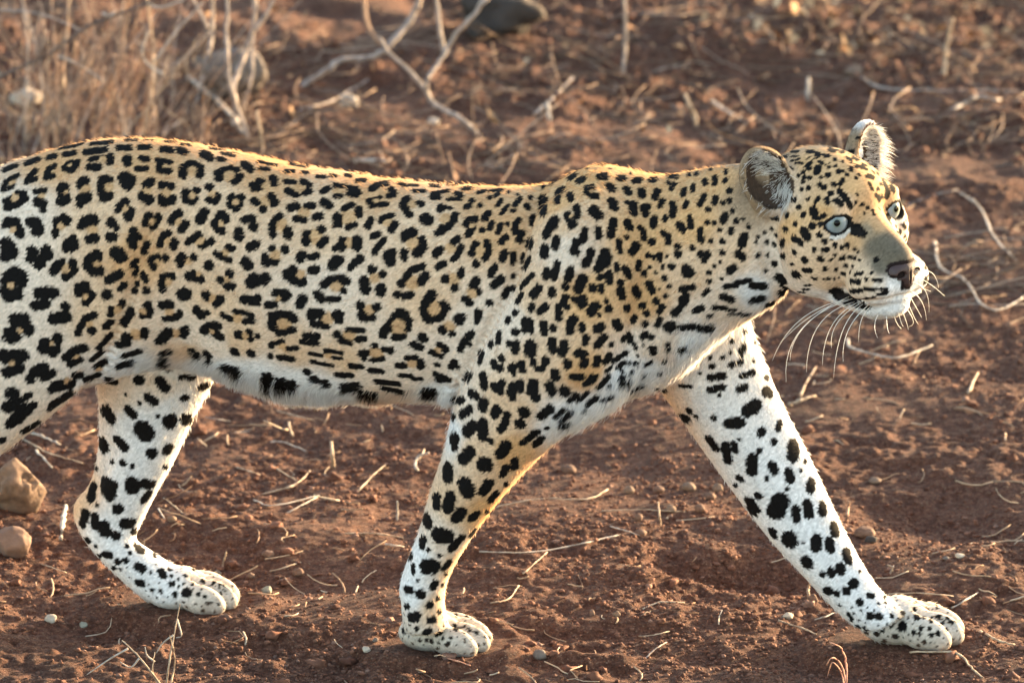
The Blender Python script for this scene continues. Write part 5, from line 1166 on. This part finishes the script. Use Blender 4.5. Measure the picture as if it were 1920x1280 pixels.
def coat(X, sharp=True):
    n = len(X)
    c = idw(X, bp, bc)
    j = .09 * fnoise(X[:, 0] * 1.0 + X[:, 1] * .6, X[:, 2], 3, .0022) + rng.normal(0, .07, n)
    so = cover(X, OK, j); sd = cover(X, M, j)
    a = np.clip((1.25 - so) / .3, 0, 1)[:, None] * .9
    c = c * (1 - a) + np.array((.52, .31, .15)) * a
    dk = np.clip((1.06 - sd) / .12, 0, 1)[:, None] * np.clip((so - .58) / .15, 0, 1)[:, None]
    c = c * (1 - dk) + np.array((.006, .005, .0045)) * dk
    # head: eye liner, tear line, lips, ear backs
    hh = to_head(X); q = hh.copy(); q[:, 1] = np.abs(q[:, 1])
    inh = (hh[:, 0] > -110) & (X[:, 0] > .28)
    al = almond(q)
    up_ = (q - EYE_C) @ EYE_Cc > 0
    rim = inh & (al < np.where(up_, 4.2, 2.4)) & (np.linalg.norm(q - EYE_C, axis=1) < 30)
    c[rim] = (.012, .01, .009)
    tear = np.linalg.norm((q - np.array([24, 23, -9])) / np.array([11, 5.5, 5.5]), axis=1)
    out = np.linalg.norm((q - np.array([7, 53, 3])) / np.array([7, 6, 3.5]), axis=1)
    c[inh & ((tear < 1) | (out < 1))] = (.012, .01, .009)
    bb_ = (q - EYE_C) @ EYE_B
    m = inh & (al > 2.4) & (al < 6.2) & ~up_ & (np.abs(bb_) < 12) & (np.linalg.norm(q - EYE_C, axis=1) < 30) & (tear > 1); c[m] = (.66, .60, .53)
    c[inh & (nose_clear(q) < 2.5)] = (.02, .012, .011)
    e_ = q - EAR_C; cup_ = np.linalg.norm(np.stack([e_ @ EAR_F - 13, e_ @ EAR_U - 2, e_ @ EAR_W - 1], 1) / np.array([21.5, 32.5, 25.5]), axis=1)
    c[inh & (cup_ < 1) & (e_ @ EAR_F > -6)] = (.065, .04, .026)
    um = -79 + (q[:, 0] - 14) * .115
    c[inh & (q[:, 0] > 5) & (q[:, 1] < 46) & (np.abs(q[:, 2] - um) < np.clip(3.8 - .11 * (q[:, 0] - 10), -1, 3.8))] = (.016, .012, .011)
    dust = np.clip((.028 - X[:, 2]) / .024, 0, 1)[:, None] * np.clip(.55 + .5 * fnoise(X[:, 0], X[:, 1] + X[:, 2], 5, .012), 0, 1)[:, None]
    c = c * (1 - .7 * dust) + np.array((.22, .13, .085)) * .7 * dust
    return c * np.clip(1 + rng.normal(0, .13, n), .5, 1.5)[:, None]
cv = coat(V)
for it in range(1):
    pass

lap_time('coat')
# ---------------------------------------------------------------------------
# assemble: leopard > body (> fur), eye (> pupil), nose, whisker
# ---------------------------------------------------------------------------
leopard = bpy.data.objects.new("leopard", None)
leopard.empty_display_size = .2
leopard.location = (float(P(700, 1200, 0)[0]), .09, 0)
col.objects.link(leopard)
tag(leopard, "spotted leopard walking to the right across red soil, head turned and pale eyes staring ahead", "leopard")
LO = np.array(leopard.location)

skin_mat, n_, l_ = nodes_of("leopard_skin")
at = n_.new("ShaderNodeAttribute"); at.attribute_name = "coat"
bs = n_.new("ShaderNodeBsdfPrincipled"); bs.inputs['Roughness'].default_value = .85
bs.inputs['Specular IOR Level'].default_value = .1
ou = n_.new("ShaderNodeOutputMaterial")
l_.new(at.outputs['Color'], bs.inputs['Base Color']); l_.new(bs.outputs[0], ou.inputs[0])
body = big_mesh("body", V - LO, Q, skin_mat, leopard)
ca = body.data.attributes.new("coat", 'FLOAT_COLOR', 'POINT')
ca.data.foreach_set("color", np.hstack([np.clip(cv * .8, 0, 1), np.ones((nv, 1))]).astype(np.float32).ravel())

# roots
NH = 640000
A4 = [V[Q[:, k]] for k in range(4)]
area = .5 * np.linalg.norm(np.cross(A4[2] - A4[0], A4[3] - A4[1]), axis=1)
cen = sum(A4) / 4
hc = to_head(cen)
dens = np.ones(len(Q))
dens *= np.where(cen[:, 0] < off_x - .02, .15, 1)
dens *= np.where((hc[:, 0] > -90) & (cen[:, 0] > .3), 2.2, 1)
dens *= np.where(cen[:, 2] < .12, 1.5, 1)
nq = sum(N[Q[:, k]] for k in range(4)) / 4
away = np.clip(np.sum(nq * _f, 1), 0, 1)
dens *= 1 - .72 * np.clip(away * 2 - .3, 0, 1)            # far side needs fewer
cdf = np.cumsum(area * dens); cdf /= cdf[-1]
fi = np.searchsorted(cdf, rng.random(NH))
u, v = rng.random(NH)[:, None], rng.random(NH)[:, None]
X = A4[0][fi] * (1 - u) * (1 - v) + A4[1][fi] * u * (1 - v) + A4[2][fi] * u * v + A4[3][fi] * (1 - u) * v
NN = sum(N[Q[fi, k]] * w for k, w in enumerate(((1 - u) * (1 - v), u * (1 - v), u * v, (1 - u) * v)))
NN /= np.linalg.norm(NN, axis=1)[:, None]
hX = to_head(X); qX = hX.copy(); qX[:, 1] = np.abs(qX[:, 1])
keep = ~((almond(qX, 15, 10.6) < 0) & (np.linalg.norm(qX - EYE_C, axis=1) < 30))
keep &= ~((nose_clear(qX) < 1.2))
keep &= X[:, 2] > .006
X, NN, hX, qX = X[keep], NN[keep], hX[keep], qX[keep]; NH = len(X)
_q = idw(X, fp, np.hstack([fd, fl[:, None]]), 3.0)
FD = _q[:, :3].copy(); FL = _q[:, 3] * .001
FL = np.where(FL < .0125, FL * .56, FL * (.56 + .3 * np.clip((FL - .0125) / .004, 0, 1)))
# a hair shows its colour along its length: take the marking that lies under its middle
_t = FD - NN * np.sum(FD * NN, 1)[:, None]; _t /= np.linalg.norm(_t, axis=1)[:, None] + 1e-9
CX = coat(X + _t * (np.minimum(FL, .0095) * rng.uniform(.55, 1.0, NH))[:, None])
# ears: long pale hair inside the cup
e = qX - EAR_C
ef, eu, ew = e @ EAR_F, e @ EAR_U, e @ EAR_W
incup = (np.linalg.norm(np.stack([ef - 13, eu - 2, ew - 1], 1) / np.array([21.5, 32.5, 25.5]), axis=1) < 1) & (X[:, 0] > .25) & (ef > -6)
onear = (np.linalg.norm(np.stack([ef, eu, ew], 1) / np.array([24, 40, 32]), axis=1) < 1) & (X[:, 0] > .25) & ~incup & (eu > -12)
FL[onear] = .0045
back = onear & (ef < 2)
CX[back & (eu < 22)] *= .25
tuft = incup & (rng.random(NH) < np.where(hX[:, 1] > 0, .4, np.where(ew < 0, .22, .02)))  # far ear gets more pale hair, painting in its sunlit glow
FL[incup] = .006; FL[tuft] = rng.uniform(.012, .024, tuft.sum())
CX[incup & ~tuft] = np.array((.07, .043, .028)); CX[tuft] = np.array((.74, .70, .64))
hMn = HM / (HS * .001)
for sgn in (-1, 1):
    m = tuft & (np.sign(hX[:, 1]) == sgn)
    dd = EAR_F * .45 + EAR_U * .25 + EAR_W * .8
    dd = dd * np.array([1, sgn, 1]); FD[m] = hMn @ dd
FD += rng.normal(0, .13, FD.shape)
tan = FD - NN * np.sum(FD * NN, 1)[:, None]
tan /= np.linalg.norm(tan, axis=1)[:, None] + 1e-9
FL *= rng.uniform(.65, 1.15, NH) * np.where(X[:, 2] < .07, 1.2, 1)
# clumping: neighbouring hairs share a small twist
cl = np.stack([fnoise(X[:, 0] + X[:, 1] * .7, X[:, 2] + .3 * X[:, 1], s_, .009) for s_ in (11, 12, 13)], 1)
tan = tan + .32 * (cl - NN * np.sum(cl * NN, 1)[:, None])
tan /= np.linalg.norm(tan, axis=1)[:, None] + 1e-9
long = np.clip((FL - .009) / .012, 0, 1)
lift = np.clip(rng.normal(.30, .09, NH), .10, .7)
lift = np.where(FL < .0045, lift * .8, lift)
guard = (rng.random(NH) < .035) & (FL > .003) & (FL < .012) & ~onear & ~incup & ~((qX[:, 0] > -60) & (X[:, 0] > .3))
FL = np.where(guard, FL * rng.uniform(1.3, 2.0, NH), FL); lift = np.where(guard, rng.uniform(.5, .85, NH), lift)
ss = np.array([0.0, .34, .68, 1.0])
PT = np.empty((NH, 4, 3), np.float32)
for k, s_ in enumerate(ss):
    up = lift * (s_ - .42 * s_ * s_)
    fw = np.sqrt(np.maximum(1 - lift ** 2, .1)) * (s_ + .10 * s_ * s_)
    PT[:, k] = X - NN * .0008 + FL[:, None] * (NN * up[:, None] + tan * fw[:, None]) + np.array([0, 0, -1]) * (long * FL * .35 * s_ * s_)[:, None]
fur_mat, n_, l_ = nodes_of("leopard_fur")
at = n_.new("ShaderNodeAttribute"); at.attribute_name = "coat"
df = n_.new("ShaderNodeBsdfDiffuse"); tr = n_.new("ShaderNodeBsdfTranslucent")
gl = n_.new("ShaderNodeBsdfGlossy"); gl.inputs['Roughness'].default_value = .42
gl.inputs['Color'].default_value = (.9, .9, .9, 1)
m1 = n_.new("ShaderNodeMixShader"); m1.inputs[0].default_value = .5
m2 = n_.new("ShaderNodeMixShader"); m2.inputs[0].default_value = .015
ou = n_.new("ShaderNodeOutputMaterial")
l_.new(at.outputs['Color'], df.inputs['Color']); l_.new(at.outputs['Color'], tr.inputs['Color'])
l_.new(df.outputs[0], m1.inputs[1]); l_.new(tr.outputs[0], m1.inputs[2])
l_.new(m1.outputs[0], m2.inputs[1]); l_.new(gl.outputs[0], m2.inputs[2]); l_.new(m2.outputs[0], ou.inputs[0])
def hair_object(name, PT, rad, colr, mat, parent):
    n, k = PT.shape[:2]
    hc_ = bpy.data.hair_curves.new(name)
    hc_.add_curves([k] * n)
    hc_.attributes["position"].data.foreach_set("vector", np.ascontiguousarray((PT - LO), np.float32).ravel()) if "position" in hc_.attributes else hc_.position_data.foreach_set("vector", np.ascontiguousarray((PT - LO), np.float32).ravel())
    ra = hc_.attributes.get("radius") or hc_.attributes.new("radius", 'FLOAT', 'POINT')
    ra.data.foreach_set("value", np.ascontiguousarray(rad, np.float32).ravel())
    ka = hc_.attributes.new("coat", 'FLOAT_COLOR', 'CURVE')
    ka.data.foreach_set("color", np.hstack([np.clip(colr, 0, 1), np.ones((n, 1))]).astype(np.float32).ravel())
    hc_.materials.append(mat)
    o = bpy.data.objects.new(name, hc_); col.objects.link(o); o.parent = parent
    return o
prof = np.array([1.0, .95, .7, .12])
hr = .00019 + .00010 * np.clip((FL - .006) / .02, 0, 1)
fur = hair_object("fur", PT, hr[:, None] * prof[None], CX, fur_mat, body)
tag(fur, kind="stuff")

lap_time('fur')
# eyes
def eye_material():
    m, n, l = nodes_of("leopard_iris")
    tc = n.new("ShaderNodeTexCoord"); sp = n.new("ShaderNodeSeparateXYZ"); l.new(tc.outputs['Object'], sp.inputs[0])
    def math_(op, a, b=None):
        x = n.new("ShaderNodeMath"); x.operation = op
        for i, v in enumerate((a, b)):
            if v is None: continue
            if isinstance(v, (int, float)): x.inputs[i].default_value = v
            else: l.new(v, x.inputs[i])
        return x.outputs[0]
    r = math_('SQRT', math_('ADD', math_('POWER', sp.outputs['X'], 2.0), math_('POWER', sp.outputs['Y'], 2.0)))
    rr = math_('DIVIDE', r, EYE_R * HS * .001)
    nz = n.new("ShaderNodeTexNoise"); nz.inputs['Scale'].default_value = 420; l.new(tc.outputs['Object'], nz.inputs[0])
    rr = math_('ADD', rr, math_('MULTIPLY', math_('SUBTRACT', nz.outputs[0], .5), .05))
    cr = n.new("ShaderNodeValToRGB"); e = cr.color_ramp
    e.elements[0].position = 0; e.elements[0].color = (.003, .003, .003, 1)
    e.elements[1].position = .185; e.elements[1].color = (.003, .003, .003, 1)
    for p_, c_ in ((.21, (.13, .15, .12, 1)), (.33, (.19, .22, .22, 1)), (.58, (.25, .275, .29, 1)), (.70, (.09, .10, .105, 1)), (.80, (.02, .02, .02, 1)), (1, (.03, .025, .02, 1))):
        k = e.elements.new(p_); k.color = c_
    l.new(rr, cr.inputs[0])
    b = n.new("ShaderNodeBsdfPrincipled"); b.inputs['Roughness'].default_value = .08; b.inputs['Specular IOR Level'].default_value = .15
    b.inputs['Coat Weight'].default_value = .0; b.inputs['Coat Roughness'].default_value = .03
    o = n.new("ShaderNodeOutputMaterial"); l.new(cr.outputs[0], b.inputs['Base Color']); l.new(b.outputs[0], o.inputs[0])
    return m
iris = eye_material()
for sgn in (-1, 1):
    c = from_head(EYE_C * np.array([1, sgn, 1]))
    R = EYE_R * HS * .001
    vv, ff = [], []
    nu, nw = 40, 24
    for j in range(nw + 1):
        a = math.pi * j / nw
        for i in range(nu):
            b_ = 2 * math.pi * i / nu
            z = math.cos(a) * R
            rad = math.sin(a) * R
            bul = .0022 * math.exp(-(rad / (R * .55)) ** 2) if z > 0 else 0    # cornea
            vv.append((rad * math.cos(b_), rad * math.sin(b_), z + bul))
    for j in range(nw):
        for i in range(nu):
            ff.append((j * nu + i, (j + 1) * nu + i, (j + 1) * nu + (i + 1) % nu, j * nu + (i + 1) % nu))
    o = mesh_obj("eye", vv, ff, iris, leopard)
    look = hMn @ np.array([.84, -.46, .10] if sgn < 0 else [.96, .08, .08])
    o.location = c - LO
    o.rotation_euler = Vector(look).to_track_quat('Z', 'Y').to_euler()
    o["label"] = "pale grey-blue eye with small round black pupil"
# nose leather with nostrils
def nose_sdf(p):
    q = p.copy(); q[..., 1] = np.abs(q[..., 1])
    d = sd_ell(q, (69.5, 0, -43.5), (11, 18, 8.5))
    d = smin(d, sd_ell(q, (69, 11, -47.5), (10.5, 9.5, 7.5)), 4)
    d = smin(d, sd_ell(q, (73, 0, -54), (8, 6.5, 10)), 6)
    d = smax(d, -sd_ell(q, (77, 10, -48), (9, 5.2, 3.8)), 1.5)
    d = smax(d, -sd_ell(q, (72, 18, -50.5), (8, 7, 2.8)), 1.5)
    d = smax(d, -sd_ell(q, (82.5, 0, -53), (5, 1.1, 10)), 1.0)
    return d
h2 = .8
gx, gy, gz = np.arange(54, 86, h2), np.arange(-23.2, 23.3, h2), np.arange(-68, -30, h2)
Gn = np.stack(np.meshgrid(gx, gy, gz, indexing='ij'), -1)
Gn[..., 0] -= 2.2
nvv, nff = surface_nets(nose_sdf(Gn), (gx[0], gy[0], gz[0]), h2)
nose_mat, n_, l_ = nodes_of("nose_leather")
b = n_.new("ShaderNodeBsdfPrincipled"); b.inputs['Base Color'].default_value = (.042, .02, .017, 1); b.inputs['Roughness'].default_value = .6
vo = n_.new("ShaderNodeTexVoronoi"); vo.inputs['Scale'].default_value = 900
tc = n_.new("ShaderNodeTexCoord"); l_.new(tc.outputs['Object'], vo.inputs[0])
bu = n_.new("ShaderNodeBump"); bu.inputs['Strength'].default_value = .4; bu.inputs['Distance'].default_value = .0006
l_.new(vo.outputs[0], bu.inputs['Height']); l_.new(bu.outputs[0], b.inputs['Normal'])
o_ = n_.new("ShaderNodeOutputMaterial"); l_.new(b.outputs[0], o_.inputs[0])
big_mesh("nose", from_head(nvv) - LO, nff, nose_mat, leopard)
# whiskers
wm, n_, l_ = nodes_of("whisker_hair")
b = n_.new("ShaderNodeBsdfPrincipled"); b.inputs['Base Color'].default_value = (.85, .82, .76, 1); b.inputs['Roughness'].default_value = .35
t_ = n_.new("ShaderNodeBsdfTranslucent"); t_.inputs[0].default_value = (.85, .8, .7, 1)
mx = n_.new("ShaderNodeMixShader"); mx.inputs[0].default_value = .35
o_ = n_.new("ShaderNodeOutputMaterial"); l_.new(b.outputs[0], mx.inputs[1]); l_.new(t_.outputs[0], mx.inputs[2]); l_.new(mx.outputs[0], o_.inputs[0])
WH = [  # root, bend, tip (drawing) and how far the tip stands out towards (-) or away from (+) the viewer
 ((1585,562),(1500,600),(1448,676),-.05),((1592,560),(1525,590),(1470,636),-.06),((1598,560),(1500,620),(1474,716),-.045),((1592,556),(1510,610),(1481,676),-.055),((1602,566),(1535,610),(1512,698),-.05),((1610,566),(1560,610),(1542,684),-.04),
 ((1615,568),(1570,605),(1559,652),-.035),((1618,570),(1580,620),(1563,708),-.04),((1628,572),(1590,620),(1581,678),-.035),((1632,575),(1615,600),(1610,640),-.03),((1648,588),(1640,610),(1646,634),-.02),((1662,592),(1664,615),(1668,625),-.02),
 ((1712,512),(1745,510),(1760,540),.03),((1712,518),(1740,530),(1771,555),.03),((1712,508),(1730,505),(1740,512),.03),((1710,530),(1735,545),(1742,585),.03),((1706,545),(1728,565),(1737,600),.03),((1704,552),(1720,580),(1728,595),.03),((1700,560),(1712,590),(1722,608),.03),
 ((1695,572),(1712,600),(1705,612),.02),((1690,578),(1700,605),(1703,618),.02),((1684,585),(1690,605),(1694,612),.01),((1714,520),(1722,535),(1745,546),.03),((1676,590),(1682,606),(1690,616),.01)]
for (a, m_, t2, dy) in WH:
    ra_ = hit_or_near(*a, fallbackY=float(from_head((50, 10, -70))[1]))
    tip = P(t2[0], t2[1], ra_[1] + dy); mid = P(m_[0], m_[1], ra_[1] + dy * .55)
    tt = np.linspace(0, 1, 12)[:, None]
    c1 = 2 * mid - .5 * (ra_ + tip)
    pts = (1 - tt) ** 2 * ra_ + 2 * tt * (1 - tt) * c1 + tt ** 2 * tip
    wv, wf = tube(pts - LO, np.linspace(.0005, .00014, 12), 5)
    mesh_obj("whisker", wv, wf, wm, leopard)
